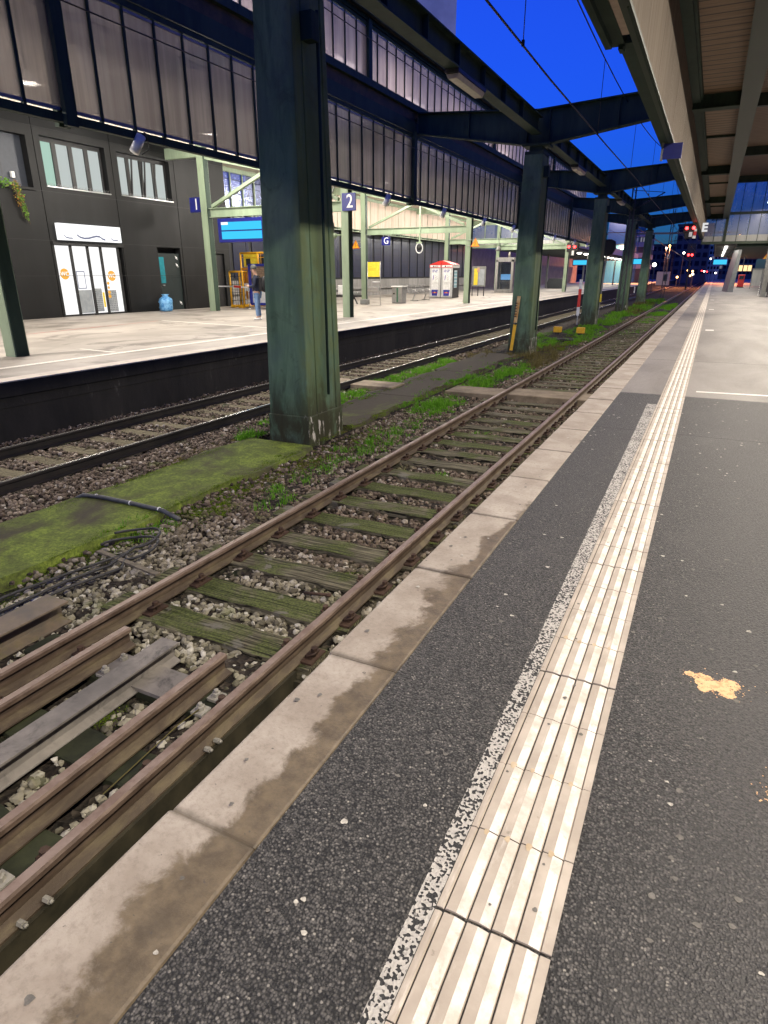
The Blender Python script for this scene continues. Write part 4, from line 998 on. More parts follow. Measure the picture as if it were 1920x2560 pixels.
b = MB(); b.tube([(-22.35,36.3,4.2),(-22.35,36.3,1.45),(-22.2,37.1,1.1),(-22.2,37.15,.12)],.05,8); tag(b.build('drain_pipe', M['black']), 'black drain pipe bending down the concrete plinth behind the litter bin', 'pipe')
# ------------------------------------------------------------------ posts and trusses of the far hall
def make_post():
    t = empty('hall_post', (-12.66, 8.6, .03), '', 'post', 'sage green posts of the far hall')
    b = MB(); x,y=-12.66,8.6
    b.box(x-.17,x+.13,y-.16,y-.135,.0,6.4); b.box(x-.17,x+.13,y+.135,y+.16,0,6.4); b.box(x-.04,x,y-.135,y+.135,0,6.4); b.box(x+.0,x+.13,y-.10,y+.10,0,3.75)
    b.box(x-.17,x-.05,y-.10,y+.10,0,3.75)
    b.build('column', M['post'], t)
    b = MB(); b.box(x+.132,x+.15,y-.13,y+.13,.02,6.4); b.build('dark_side', M['beam'], t)
    return t
PO = make_post()
pl = {8.6:'beside the left photo edge, dark sided',22.6:'under the blue number 2 sign',36.6:'before the vending machines',50.6:'mostly behind the second pillar',64.6:'at the hall end by the signal'}
i=0
for y in FR:
    o = PO if i==0 else copy_tree(PO); i+=1; o.location.y=y; o['label']='sage green post on the far platform, '+pl[y]
pl2 = {22.6:'beside the blue number 1 sign and black building',36.6:'with a yellow triangle, behind the yellow timetable',50.6:'behind the vending machines',64.6:'behind the glass kiosk'}
for y in FR[1:]:
    o = copy_tree(PO); o.location=(-19.32,y,.11); o['label']='sage green rear post, '+pl2[y]
def make_truss():
    t = empty('hall_truss', (-16,22.6,3.8), '', 'truss', 'green trusses of the far hall'); y=22.6
    b = MB(); b.box(-19.12,-12.86,y-.012,y+.012,3.83,4.13); b.box(-19.12,-12.86,y-.11,y+.11,4.13,4.155); b.box(-19.12,-12.86,y-.11,y+.11,3.805,3.83)
    b.build('tie_beam', M['post'], t)
    for s in (-1,1):
        b = MB(); b.bar((-16+s*3.0,y,4.22),(-16+s*.1,y,5.4),.14,.12); b.build('brace', M['post'], t)
    b = MB(); b.bar((-16,y,5.36),(-11.4,y,6.3),.12,.12) ; b.bar((-16,y,5.36),(-20.6,y,6.3),.12,.12); b.bar((-16,y,5.4),(-16,y,9.2),.16,.16); b.build('strut', M['post'], t)
    return t
TR = make_truss()
tl = ['carrying the blue departure display','above the bench and clock bracket','over the glass kiosk','at the far end of the hall']
for i,y in enumerate(FR[1:]):
    o = TR if i==0 else copy_tree(TR); o.location.y=y; o['label']='sage green braced truss of the far hall, '+tl[i]
b = MB()
# floodlight cylinders along the screen's foot
FL = empty('spotlight', (-9.8, 9.9, 3.9), '', 'spotlight', 'white cylinder spotlights along the screen foot')
b.tube([(-9.80,9.86,3.98),(-9.86,9.70,3.70)],.085,14); b.build('barrel', M['white'], FL)
b = MB(); b.tube([(-9.80,9.90,3.98),(-9.80,10.0,4.0),(-9.85,10.08,3.8),(-9.82,9.85,3.68)],.012,6); b.bar((-9.86,9.9,3.9),(-9.86,10.02,4.06),.04,.03); b.build('cable', M['rubber'], FL)
fl = ['hanging alone in front of the black building','left of the clock bracket','right of the clock bracket','under the third screen post','near the second pillar','beyond the second pillar','farther on beyond the second pillar','farthest, near the red signal']
for i,y in enumerate((9.9,20.3,25.3,30.4,35.4,45.5,52.5,58.0)):
    o = FL if i==0 else copy_tree(FL); o.location.y=y; o['label']='white cylindrical spotlight below the glazed screen, '+fl[i]

# ------------------------------------------------------------------ near hall (above the camera side)
S3 = make_screen('ribbed_screen', -1.36, 8.6, 4.42, 6.12, (M['beam_in'], M['glass_rib'], M['greypost']), mull=.03, sill=.05, wire=False, lift=.0, cont=.055, post=False)
s3 = ['nearest bay at the top of the photo','above the small blue sign','middle bay','fourth bay','farthest bay above the E sign']
for i,y0 in enumerate((-5.4,8.6,22.6,36.6,50.6)):
    o = S3 if i==0 else copy_tree(S3); o.location.y = y0
    o['label']='beige ribbed glazing screen of the near hall, '+s3[i]; o['group']='ribbed screens of the near hall'
t = empty('edge_duct', (-1.4,8.5,4), 'dark green metal duct along the lower edge of the beige ribbed screen', 'duct')
b = MB(); b.box(-1.60,-1.34,10.2,64.6,4.43,4.46); b.box(-1.60,-1.575,10.2,64.6,4.46,4.75); b.box(-1.50,-1.40,10.2,64.6,4.46,4.7); b.box(-1.345,-1.325,8.9,64.6,4.41,4.50)
b.build('casing', M['beam'], t)
b = MB(); b.box(-1.72,-1.52,-8,10.3,4.43,4.6); b.box(-1.74,-1.66,-8,10.1,4.36,4.43); b.box(-1.60,-1.54,10.22,10.42,4.38,4.44); b.build('near_casing', M['beam'], t); b = MB(); b.box(-1.515,-1.43,-8,9.9,4.44,4.5); b.box(-1.425,-1.37,-8,9.3,4.44,4.5); b.build('pale_strip', M['pink'], t)
t = empty('hall_roof', (0,30,6.3), 'roof of the near hall with brown boarded ceiling between dark green beams', 'roof')
b = MB(); b.box(-1.05,-.02,-12,64.6,6.33,6.36); b.build('board_ceiling', M['boards'], t)
b = MB(); b.box(-1.5,.25,-12,64.8,6.62,6.75); b.build('low_roof', M['beam'], t)
b = MB(); b.box(-1.33,-1.10,-12,64.6,6.13,6.34); b.box(-1.10,-1.05,-12,64.6,6.20,6.60); b.build('edge_beam', M['beam'], t)
b = MB(); b.box(-.02,.06,-12,64.6,5.98,6.34); b.box(-.10,.14,-12,64.6,5.95,5.98); b.box(.14,.34,-12,64.6,6.0,6.04); b.box(.30,.34,-12,64.6,6.04,6.5); b.box(.05,.34,-12,64.6,6.5,6.55)
for k in range(60): b.box(.06,.30,-8+k*1.2,-7.985+k*1.2,6.04,6.5)
b.build('main_girder', M['beam_in'], t)
b = MB()
for y in FR: b.box(-1.32,-.02,y-.14,y+.14,6.0,6.33); b.box(-1.32,-.02,y-.2,y+.2,5.97,6.0)
for y in FR: b.box(-1.05,-.03,y+6.2,y+6.26,6.25,6.33)
b.build('purlin', M['beam'], t)
b = MB(); b.box(.3,.36,-12,64.6,6.55,9.1); b.build('clerestory', M['glass_high'], t)
b = MB(); b.box(.2,11,-12,64.6,9.1,9.2); b.box(10.8,11,-12,64.6,4.5,9.1); b.build('high_ceiling', M['boards'], t)
b = MB()
for y in FR: b.box(.36,10.8,y-.14,y+.14,8.6,9.1)
b.build('high_beam', M['beam_in'], t)
# end gable of the near hall
t = empty('end_gable', (4,64.8,4), 'green framed glass end wall of the near hall with dusk sky behind', 'glazed gable')
y=64.75
b = MB(); b.box(-1.45,11,y-.1,y+.1,4.0,4.2); b.box(.36,11,y-.08,y+.08,6.25,6.45); b.box(.36,11,y-.1,y+.1,8.8,9.15); b.box(-1.45,-1.37,y-.08,y+.08,4.2,6.2); b.box(-1.45,.2,y-.08,y+.08,5.95,6.2)
b.box(.16,.24,y-.12,y+.12,4.2,6.4); b.box(.30,.38,y-.12,y+.12,4.2,9.1); b.box(.24,.30,y-.04,y+.04,4.2,6.4)
k=0; xx=[-.55]+[1.15+.78*i for i in range(13)]
for x in xx: b.box(x-.025,x+.025,y-.04,y+.04,4.2,5.95 if x<0 else 6.25); 
for x in xx[1:]: b.box(x-.025,x+.025,y-.04,y+.04,6.45,8.8)
b.build('frame', M['beam_in'], t)
b = MB(); b.box(-1.36,.16,y-.006,y+.006,4.62,5.95); b.box(.38,10.8,y-.006,y+.006,4.70,6.25); b.box(.38,10.8,y-.006,y+.006,6.45,8.8); b.build('glazing', M['glass_gable'], t)
b = MB(); b.box(-1.36,.16,y-.007,y+.007,4.2,4.615); b.box(.38,10.8,y-.007,y+.007,4.2,4.695); b.build('lower_band', M['glass_frost'], t)
# end gable of the far hall
t = empty('end_gable', (-16,64.7,4.2), 'blue glass end wall of the far hall with green mullions', 'glazed gable')
b = MB(); b.box(-22.4,-9.9,y-.08,y+.08,4.0,4.3); b.box(-22.4,-9.9,y-.08,y+.08,6.3,6.5)
for i in range(10): b.box(-22.2+i*1.35,-22.12+i*1.35,y-.05,y+.05,4.3,6.3)
b.build('frame', M['post'], t)
b = MB(); b.box(-22.2,-9.95,y-.006,y+.006,4.62,6.3); b.build('glazing', M['glass_gable'], t)
b = MB(); b.box(-22.2,-9.95,y-.007,y+.007,4.3,4.615); b.build('lower_band', M['glass_frost'], t)
b = MB(); b.box(-20.4,-11.5,y-.006,y+.006,6.5,9.4); b.build('upper_glazing', M['glass_gable'], t)
# ------------------------------------------------------------------ black clad building
BX=-21.2
t = empty('station_building', (BX-2,20,0), 'black clad station building with frosted strip windows and a white lit toilet entrance', 'building')
seams=[13.2,16.43,19.65,22.95,26.17]
holes={}   # wall as panels around openings
b = MB()
def panel(y0,y1,z0,z1): b.box(BX-.35,BX,y0+.012,y1-.012,z0+.01,z1-.01)
rows=[-.05,2.95,4.45,6.1,7.6,9.6]
# panel columns with window openings cut out
def col(y0,y1,ops):
    ys=sorted({y0,y1}|{o[0] for o in ops}|{o[1] for o in ops}); 
    for ya,yb in zip(ys,ys[1:]):
        zs=[-.05,9.6]; seg=[(-.05,9.6)]
        for o in ops:
            if o[0]<=ya+1e-6 and o[1]>=yb-1e-6:
                seg=[s2 for s in seg for s2 in ((s[0],min(s[1],o[2])),(max(s[0],o[3]),s[1])) if s2[1]-s2[0]>1e-3]
        for s in seg:
            b.box(BX-.35,BX,ya+(.014 if ya==y0 else 0),yb-(.014 if yb==y1 else 0),s[0],s[1])
col(-12,13.2,[]); col(13.2,16.43,[(13.3,16.15,4.35,5.93)]); col(16.43,19.65,[(16.68,19.38,4.48,6.02),(16.55,19.60,.1,2.66)])
col(19.65,22.95,[(19.95,22.68,4.5,6.0),(21.48,22.82,.1,2.68)]); col(22.95,26.17,[(24.6,25.75,.1,2.52)])
b.build('cladding', M['clad'], t)
b = MB()
for z in (2.72,4.30,6.25,1.55,7.7): b.box(BX,BX+.004,-12,26.17,z,z+.014)
b.build('panel_joint', M['black'], t)
b = MB(); b.box(BX-8,BX-.36,-12,26.1,-.1,9.6); b.build('core', M['black'], t)
def win(y0,y1,z0,z1,first,tilt=None):
    f = MB(); n=4; w=(y1-y0)/n
    f.box(BX-.30,BX-.24,y0,y1,z1-.13,z1); f.box(BX-.30,BX-.24,y0,y1,z0,z0+.05)
    for k in range(n+1): 
        yc=y0+k*w; f.box(BX-.30,BX-.22,max(y0,yc-.085),min(y1,yc+.085),z0+.05,z1-.13)
    W=f.build('window', M['black'], t)
    for k in range(n):
        g=MB(); g.box(BX-.275,BX-.265,y0+k*w+.09,y0+(k+1)*w-.09,z0+.055,z1-.135)
        g.build('pane', M['wing'] if (first and k==0) else M['win'], W)
    if tilt:
        for k in tilt:
            g=MB(); ya=y0+k*w+.07; yb=y0+(k+1)*w-.07
            for (p,q) in (((BX-.22,ya,z0+.06),(BX-.05,ya,z1-.15)),((BX-.22,yb,z0+.06),(BX-.05,yb,z1-.15)),((BX-.05,ya,z1-.15),(BX-.05,yb,z1-.15))): g.bar(p,q,.05,.05)
            g.build('tilted_sash', M['black'], W)
    s=MB(); s.box(BX-.24,BX+.05,y0-.02,y1+.02,z0-.035,z0); 
    for k in range(70):
        yy=y0+(y1-y0)*k/70; s.tube([(BX-.05,yy,z0),(BX-.02+.05*((k%3)-1),yy+.01,z0+.10)],.004,4)
    s.build('sill', M['steel'], W)
win(16.68,19.38,4.48,6.02,True); win(19.95,22.68,4.5,6.0,False,(1,2))
# toilet entrance
E=MB(); x=BX-.12
E.box(x-.05,BX+.03,16.50,19.66,2.60,2.72)
for y in (16.55,17.28,18.02,18.62,19.45): E.box(x-.05,x+.05,y-.045,y+.045,.12,2.6)
E.box(x-.05,x+.05,16.55,17.28,.12,.2); E.box(x-.05,x+.05,18.62,19.45,.12,.2); E.box(x-.05,x+.05,17.28,18.62,.1,.14)
ent=E.build('entrance', M['black'], t)
for k,(ya,yb) in enumerate(((16.6,17.23),(17.33,17.97),(18.07,18.57),(18.67,19.40))):
    g=MB(); g.box(x-.02,x-.01,ya,yb,.2,2.58); g.build('lit_panel', M['shoplit'], ent)
g=MB(); g.box(x-.008,x-.004,17.36,17.95,.22,1.05); g.build('steel_panel', M['steelpanel'], ent)
g=MB(); g.box(x-.008,x-.004,18.09,18.42,.25,1.1); g.box(x-.008,x-.004,18.72,19.12,.22,1.02); g.build('perforated_panel', M['steelpanel'], ent)
g=MB()
for (ya,yb) in ((18.09,18.42),(18.72,19.12)):
    for i in range(5):
        for j in range(11): 
            yy=ya+.035+i*(yb-ya-.07)/4; zz=.3+j*.07; g.box(x-.003,x-.001,yy-.011,yy+.011,zz-.013,zz+.013)
g.build('hole_pattern', M['black'], ent)
g=MB(); g.box(x-.0035,x-.002,17.38,17.75,1.1,1.72); g.build('poster', M['greyprint'], ent)
g=MB(); g.box(x-.0015,x-.001,17.41,17.72,1.13,1.69); g.build('poster_sheet', M['shoplit'], ent)
g=MB(); g.box(x-.003,x-.001,18.44,18.53,.4,.95); g.build('yellow_panel', M['yelsheet'], ent)
for yy,zz in ((16.88,1.62),(19.0,1.55)):
    g=MB(); n=24; g.ext([(yy+.19*math.cos(2*math.pi*i/n),zz+.19*math.sin(2*math.pi*i/n)) for i in range(n)],'x',x-.004,x+.004); d_=g.build('orange_disc', M['orange'], ent)
    text('lettering','WC',.20,(x+.008,yy,zz),FACE_RIGHT,M['shoplit'],d_,.001,bold=.004)
g=MB()
for zz,r in ((1.28,.06),(1.12,.05),(.95,.065),(.80,.07)):
    n=14; g.ext([(18.78+r*math.cos(2*math.pi*i/n),zz+r*math.sin(2*math.pi*i/n)) for i in range(n)],'x',x-.003,x+.003)
g.build('orange_dots', M['orange'], ent)
g=MB(); g.box(BX+.0,BX+.16,16.72,19.48,2.76,3.31); sg=g.build('sign_box', M['shopsign'], t)
g=MB()
def wave(y0,pts,th):
    for (ya,za),(yb,zb) in zip(pts,pts[1:]): g.add([(BX+.163,y0+ya,2.78+za),(BX+.163,y0+yb,2.78+zb),(BX+.163,y0+yb,2.78+zb+th),(BX+.163,y0+ya,2.78+za+th)],[(0,1,2,3)])
wave(16.9,[(0,.12),(.08,.05),(.2,.03),(.35,.03)],.04)
wave(17.45,[(0,.14),(.12,.07),(.3,.035),(.5,.05),(.7,.10),(.85,.13),(1.0,.12),(1.12,.05),(1.25,.02)],.06)
wave(18.95,[(0,.12),(.08,.05),(.2,.03),(.35,.03)],.04)
g.build('wave_print', M['greyprint'], sg)
# doors
D=MB(); D.box(BX-.14,BX-.09,21.5,22.8,.13,2.45); d=D.build('door', flat('dark_door',(.018,.026,.026),.4), t)
g=MB(); g.box(BX-.088,BX-.084,21.58,21.86,1.25,2.3); g.build('door_window', flat('teal_glass',(.03,.22,.27),.2), d)
g=MB()
for z in (2.28,1.98,.42):
    g.bar((BX-.08,22.55,z+.07),(BX-.07,22.62,z),.04,.02); g.bar((BX-.07,22.62,z),(BX-.08,22.66,z-.08),.04,.02)
    g.ball((BX-.075,22.60,z),.045,6)
g.build('hinge', M['white'], d)
g=MB(); g.box(BX-.085,BX-.04,21.62,21.74,1.14,1.19); g.build('handle', M['steel'], d)
D=MB(); D.box(BX-.14,BX-.09,24.62,25.73,.13,2.5); D.build('door', flat('dark_door_b',(.02,.02,.022),.4), t)
# recessed balcony with a door
D=MB(); D.box(BX-.34,BX-.28,13.3,16.15,4.35,5.93); rec=D.build('balcony_recess', flat('dark_blue_grey',(.03,.036,.05),.5), t)
g=MB(); g.box(BX-.279,BX-.275,15.28,15.30,4.4,5.75); g.build('door_gap', M['darksteel'], rec)
g=MB(); g.box(BX-.278,BX-.27,14.95,15.12,5.15,5.45); lab=g.build('fire_notice', M['white'], rec)
g=MB(); g.box(BX-.269,BX-.266,14.97,15.10,5.17,5.43); g.build('red_panel', M['red'], lab)
g=MB(); g.box(BX-.265,BX-.263,15.02,15.05,5.21,5.38); g.build('white_mark', M['white'], lab)
g=MB(); g.box(BX-.278,BX-.27,14.55,14.75,4.52,4.75); g.box(BX-.278,BX-.25,14.0,14.6,5.42,5.46); g.box(BX-.278,BX-.25,13.9,14.45,5.30,5.38); g.box(BX-.27,BX-.18,15.55,15.66,4.62,4.80); g.build('white_fittings', M['white'], rec)
D=MB(); D.box(BX-.3,BX+.06,13.3,16.2,4.28,4.36); D.build('balcony_ledge', M['clad'], t)
# creeper hanging from the ledge
t2 = empty('creeper', (BX+.1,15.3,4.4), 'green and orange creeper trailing down from the balcony of the black building', 'climbing plant')
def leaves(n,fn,mat,name,par,s0,s1):
    VV=[];FF=[]
    for i in range(n):
        x,y,z=fn(); s=rnd.uniform(s0,s1); a=Vector((rnd.uniform(-1,1),rnd.uniform(-1,1),rnd.uniform(-1,.6))).normalized(); c=a.cross(Vector((rnd.uniform(-1,1),rnd.uniform(-1,1),rnd.uniform(-1,1)))).normalized()
        p=Vector((x,y,z)); k=len(VV); VV+= [p,p+a*s*.5+c*s*.4,p+a*s,p+a*s*.5-c*s*.4]; FF.append((k,k+1,k+2,k+3))
    o=raw_mesh(name,np.array([(v[0]-par.location[0],v[1]-par.location[1],v[2]-par.location[2]) for v in VV]),np.array(FF),mat,False,par); return o
leaves(340,lambda:(BX+rnd.uniform(-.05,.2),rnd.uniform(13.4,15.25),4.40+rnd.gauss(.03,.09)),M['leaf'],'foliage',t2,.05,.11)
def trail(z0,z1,sp,lean):
    def f():
        q=rnd.random(); z=z0+(z1-z0)*q; return (BX+.08+rnd.uniform(-.04,.08), 15.42+lean*q+rnd.gauss(0,sp*(1-.45*q)), z)
    return f
leaves(210,trail(4.45,3.35,.075,.22),M['leaf'],'trailing_foliage',t2,.035,.085)
leaves(150,trail(4.5,3.75,.09,.05),M['leafo'],'autumn_foliage',t2,.03,.075)
b=MB()
for k in range(5): b.tube([(BX+.08,15.3+.05*k,4.45),(BX+.11,15.38+.04*k,4.1),(BX+.10,15.45+.06*k,3.7),(BX+.09,15.5+.05*k,3.4-.05*k)],.006,5)
b.build('stem', worn('stem',(.08,.06,.03),(.16,.1,.05),9,.8), t2)
# ------------------------------------------------------------------ blue refuse bag
b=MB(); pr=[(.02,0),(.17,.0),(.25,.05),(.285,.16),(.265,.28),(.28,.40),(.235,.52),(.15,.60),(.09,.62),(.13,.70),(.05,.66),(.02,.6)]
b.lathe(pr,(-20.75,21.15,.12),22); bag=b.build('refuse_bag', M['bluebag']); tag(bag,'crumpled pale blue plastic refuse bag standing before the dark door','bag')
for v in bag.data.vertices:
    q=v.co; n_=math.sin(q.x*31+q.z*17)*.018+math.sin(q.y*27-q.z*23)*.018+math.sin(q.z*40)*.012; d_=Vector((q.x+20.75,q.y-21.15,0)); 
    if d_.length>.03: q+=d_.normalized()*n_
# ------------------------------------------------------------------ signs
def sign(name,x0,x1,y,z0,z1,ch,label,size,off=0,posts=None):
    t=empty(name,((x0+x1)/2,y,z0),label,'sign'); b=MB(); b.box(x0,x1,y-.03,y+.03,z0,z1); b.build('panel',M['blue'],t,bevel=.004)
    if ch: text('lettering',ch,size,((x0+x1)/2+off,y-.033,(z0+z1)/2),FACE_CAM,M['white'],t,.002,bold=size*.006,sx=.92)
    if posts:
        b=MB(); 
        for p in posts: b.bar(p[0],p[1],.04,.04)
        b.build('bracket',M['steel'],t)
    return t
sign('track_sign',-20.22,-19.62,22.65,4.04,4.60,'1','blue track sign with white number 1 beside the rear green post',.60,.05)
sign('track_sign',-12.74,-12.17,22.40,3.80,4.39,'2','blue track sign with white number 2 on the front green post',.62,.04)
sign('section_sign',-18.1,-17.56,36.5,3.22,3.68,'G','blue section sign with white letter G hanging under the green truss',.50,.03,[((-18.0,36.5,3.68),(-18.0,36.55,3.83)),((-17.66,36.5,3.68),(-17.66,36.55,3.83))])
t=sign('section_sign',-1.50,-1.10,17.6,4.09,4.41,None,'small blank dark blue sign at the edge of the beige ribbed screen',.5)
b=MB(); b.box(-1.545,-1.50,17.55,17.68,4.07,4.92); b.build('bracket',M['greypost'],t)
t=sign('section_sign',-12.3,-11.95,48.0,3.85,4.2,None,'tiny dark blue sign with a white edge below the screen by the second pillar',.3); b=MB(); b.box(-12.32,-12.22,47.9,47.96,3.86,4.19); b.build('white_edge',M['white'],t)
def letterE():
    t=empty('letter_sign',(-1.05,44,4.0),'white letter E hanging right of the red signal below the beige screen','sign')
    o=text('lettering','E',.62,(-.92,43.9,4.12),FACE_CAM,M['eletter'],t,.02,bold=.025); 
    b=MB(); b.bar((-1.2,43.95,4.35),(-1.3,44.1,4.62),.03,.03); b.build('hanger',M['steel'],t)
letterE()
def tri(x,y,z,label,sg):
    t=empty('warning_sign',(x,y,z),label,'warning sign','yellow warning triangles')
    b=MB(); b.ext([(x-.27,z-.23),(x+.27,z-.23),(x,z+.24)],'y',y-.015,y+.015); p=b.build('panel',M['yellow'],t,bevel=.006)
    b=MB()
    pts=[(x-.27,z-.23),(x+.27,z-.23),(x,z+.24)]
    for i in range(3):
        a,c=pts[i],pts[(i+1)%3]; b.bar((a[0]*.93+x*.07,y-.018,a[1]*.93+(z-.07)*.07),(c[0]*.93+x*.07,y-.018,c[1]*.93+(z-.07)*.07),.006,.022,up=(0,0,1))
    b.bar((x+.01,y-.018,z+.09),(x-.03,y-.018,z-.02),.006,.03); b.bar((x-.03,y-.018,z-.02),(x+.02,y-.018,z-.04),.006,.03); b.bar((x+.02,y-.018,z-.04),(x-.02,y-.018,z-.15),.006,.03)
    b.build('black_symbol',M['red'],p)
    b=MB(); b.tube([(x+.02*sg,y+.03,z+.12),(x+.5*sg,y+.03,z+.12)],.015,6); b.tube([(x+.2*sg,y+.03,z-.17),(x+.5*sg,y+.03,z-.17)],.015,6); b.build('arm',M['steel'],t)
tri(-19.85,36.45,3.30,'yellow warning triangle on two arms at the rear post behind the timetable stand',1)
tri(-12.22,36.35,3.27,'yellow warning triangle on two arms at the front post before the vending machines',-1)
# ------------------------------------------------------------------ departure display
t=empty('departure_display',(-17.5,22.5,2.9),'blue framed departure display glowing cyan, hung from the green truss','display')
b=MB(); b.box(-18.66,-16.30,22.42,22.72,2.84,3.74); b.build('housing',M['blue'],t,bevel=.01)
b=MB(); b.box(-18.47,-16.46,22.405,22.418,3.30,3.60); b.box(-18.47,-16.46,22.405,22.418,2.96,3.25); sc=b.build('screen',M['cyan'],t)
b=MB(); b.box(-18.47,-18.12,22.395,22.404,3.50,3.60); b.build('white_field',M['shoplit'],sc)
b=MB(); b.box(-16.30,-16.24,22.41,22.74,2.82,3.76); b.build('side_cover',M['white'],t)
b=MB(); 
for x in (-18.0,-17.4,-16.9): b.box(x-.03,x+.03,22.5,22.6,3.74,3.81)
b.build('hanger',M['steel'],t)
b=MB(); b.box(-13.55,-13.33,22.4,22.8,2.84,3.45); b.box(-13.5,-13.38,22.5,22.7,3.45,3.81); tag(b.build('speaker_cabinet',M['greypost'],bevel=.01),'grey flat cabinet hanging under the truss beside the number 2 post','cabinet')
b=MB(); b.ball((-13.15,22.5,2.98),.10,8); b.tube([(-12.85,22.5,3.0),(-13.15,22.5,2.98)],.03,6); tag(b.build('dome_camera',M['post']),'pale green ball fitting on the side of the number 2 post','fitting')
t=empty('junction_box',(-13.6,22.55,4.2),'white electrical boxes with looping cable above the truss by the number 2 post','electrical box')
b=MB(); b.box(-14.3,-13.35,22.4,22.7,4.2,4.42); b.box(-13.42,-13.02,22.45,22.7,4.78,5.15); b.build('box',M['white'],t,bevel=.008)
b=MB(); b.tube([(-14.0,22.35,4.25),(-13.5,22.34,4.2),(-13.1,22.33,4.45),(-12.9,22.35,4.9)],.03,8); b.build('cable',M['greypost'],t)
# ------------------------------------------------------------------ yellow cages and blue container
def cage(x0,x1,y0,y1,z1,label,mesh):
    t=empty('roll_cage',((x0+x1)/2,(y0+y1)/2,.11),label,'roll cage'); z0=.16; b=MB(); r=.04
    for x in (x0,x1):
        for y in (y0,y1): b.tube([(x,y,z0),(x,y,z1)],r,8)
    for z in (z0+.04,z1): b.tube([(x0,y0,z),(x1,y0,z),(x1,y1,z),(x0,y1,z),(x0,y0,z)],r,8)
    b.build('frame',M['cageyel'],t)
    b=MB(); b.box(x0-.02,x0+.25,y0-.08,y0+.06,.13,.25); b.box(x1-.3,x1,y0-.08,y0+.06,.13,.25); b.build('foot',M['cageyel'],t,bevel=.02)
    b=MB()
    for i in range(1,mesh): 
        x=x0+(x1-x0)*i/mesh; b.tube([(x,y0,z0),(x,y0,z1)],.012,5)
        b.tube([(x,y1,z0),(x,y1,z1)],.012,5)
    for z in np.linspace(z0+.3,z1-.2,4): b.tube([(x0,y0,z),(x1,y0,z)],.012,5)
    b.build('mesh_bars',M['darksteel'] if mesh>5 else M['cageyel'],t)
    b=MB()
    for z in (.14,): 
        for x in (x0+.1,x1-.1): b.tube([(x-.025,y0+.05,.12),(x+.025,y0+.05,.12)],.05,10)
    b.build('castor',M['rubber'],t)
    return t
cage(-20.35,-19.62,25.0,25.7,1.72,'low yellow mesh roll cage beside the black building corner',6)
t=cage(-20.35,-18.0,25.9,26.5,2.55,'tall yellow rack frame behind the standing person',2)
b=MB(); b.box(-20.2,-19.4,25.93,25.97,1.95,2.5); b.build('yellow_board',M['yelsheet'],t); b=MB(); b.box(-20.05,-19.8,25.90,25.925,2.0,2.3); b.box(-19.25,-18.3,25.9,25.925,1.95,2.42); b.build('dark_opening',M['black'],t)
b=MB(); b.tube([(-20.3,25.9,1.85),(-18.0,25.9,1.85)],.05,8); b.tube([(-19.35,25.9,1.85),(-19.35,25.9,2.55)],.05,8); b.build('cross_rail',M['cageyel'],t)
b=MB(); b.box(-20.2,-19.85,25.8,25.9,1.2,1.7); b.box(-20.1,-19.85,25.8,25.9,.5,.85); b.build('orange_plate',flat('orange_plate',(.75,.3,.01),.5),t)
t=empty('parcel_container',(-18.56,25.3,.1),'blue framed container packed with brown parcels behind the standing person','container')
b=MB()
for x in (-19.38,-17.56): b.box(x-.05,x+.05,25.2,25.7,.3,2.05)
for z in (.3,2.0): b.box(-19.38,-17.56,25.2,25.7,z-.05,z+.06)
b.build('frame',M['blueprint'],t)
b=MB(); b.box(-19.33,-17.61,25.3,25.65,.85,1.95); b.build('parcels',M['brown'],t); b=MB()
for k in range(12): b.box(-19.33,-17.61,25.292,25.299,.9+k*.09,.908+k*.09)
b.build('stack_line',M['darksteel'],t); b=MB(); b.box(-19.33,-17.61,25.3,25.65,.36,.85); b.build('white_crates',M['white'],t)
b=MB()
for x in (-19.16,-17.76): b.tube([(x-.03,25.3,.19),(x+.03,25.3,.19)],.09,10)
b.build('castor',M['rubber'],t)
b=MB(); b.box(-20.26,-16.0,27.2,27.4,-.1,6.4); b.box(-21.2,-16,26.6,27.3,3.1,3.3) ; b.build('recess_wall',M['black']) if False else None
t=empty('barrier_bar',(-19.9,24.7,1.0),'red and white barrier bar held in front of the low yellow cage','barrier')
b=MB(); b.bar((-20.9,24.8,1.08),(-19.95,24.75,1.08),.03,.05); b.bar((-19.5,24.7,1.06),(-19.1,24.7,1.04),.03,.05); b.build('white_end',M['white'],t); b=MB(); b.bar((-19.95,24.75,1.08),(-19.5,24.7,1.06),.035,.09); b.build('red_part',M['red'],t)
b=MB(); b.tube([(-19.1,24.7,.12),(-19.1,24.7,1.06)],.02,6); b.lathe([(.15,0),(.15,.03)],(-19.1,24.7,.11),10); b.build('stand',M['steel'],t)
# ------------------------------------------------------------------ yellow timetable stand
t=empty('timetable_stand',(-15.9,31.2,.08),'yellow timetable sheet on a thin two legged stand with a small ashtray bin','timetable stand')
b=MB(); b.box(-16.28,-15.60,31.17,31.2,1.48,2.2); b.build('panel',M['yelsheet'],t); b=MB()
for k,z in enumerate((1.98,1.86,1.80)): b.box(-16.18,-16.05+.25*(k>0),31.165,31.169,z,z+.018)
b.build('print_line',flat('amber_print',(.55,.3,.02),.6),t)
for x in (-16.31,-15.57):
    b=MB(); b.tube([(x,31.2,.08),(x,31.2,2.22)],.022,8); b.build('leg',M['steel'],t)
b=MB(); b.box(-16.27,-15.63,31.12,31.34,.72,.98); b.build('ash_bin',M['steel'],t,bevel=.02); b=MB(); b.box(-15.98,-15.6,31.12,31.3,1.22,1.26); b.build('shelf',M['white'],t)
b=MB(); b.box(-16.35,-15.53,31.1,31.3,.075,.09); b.build('foot_plate',M['steel'],t)
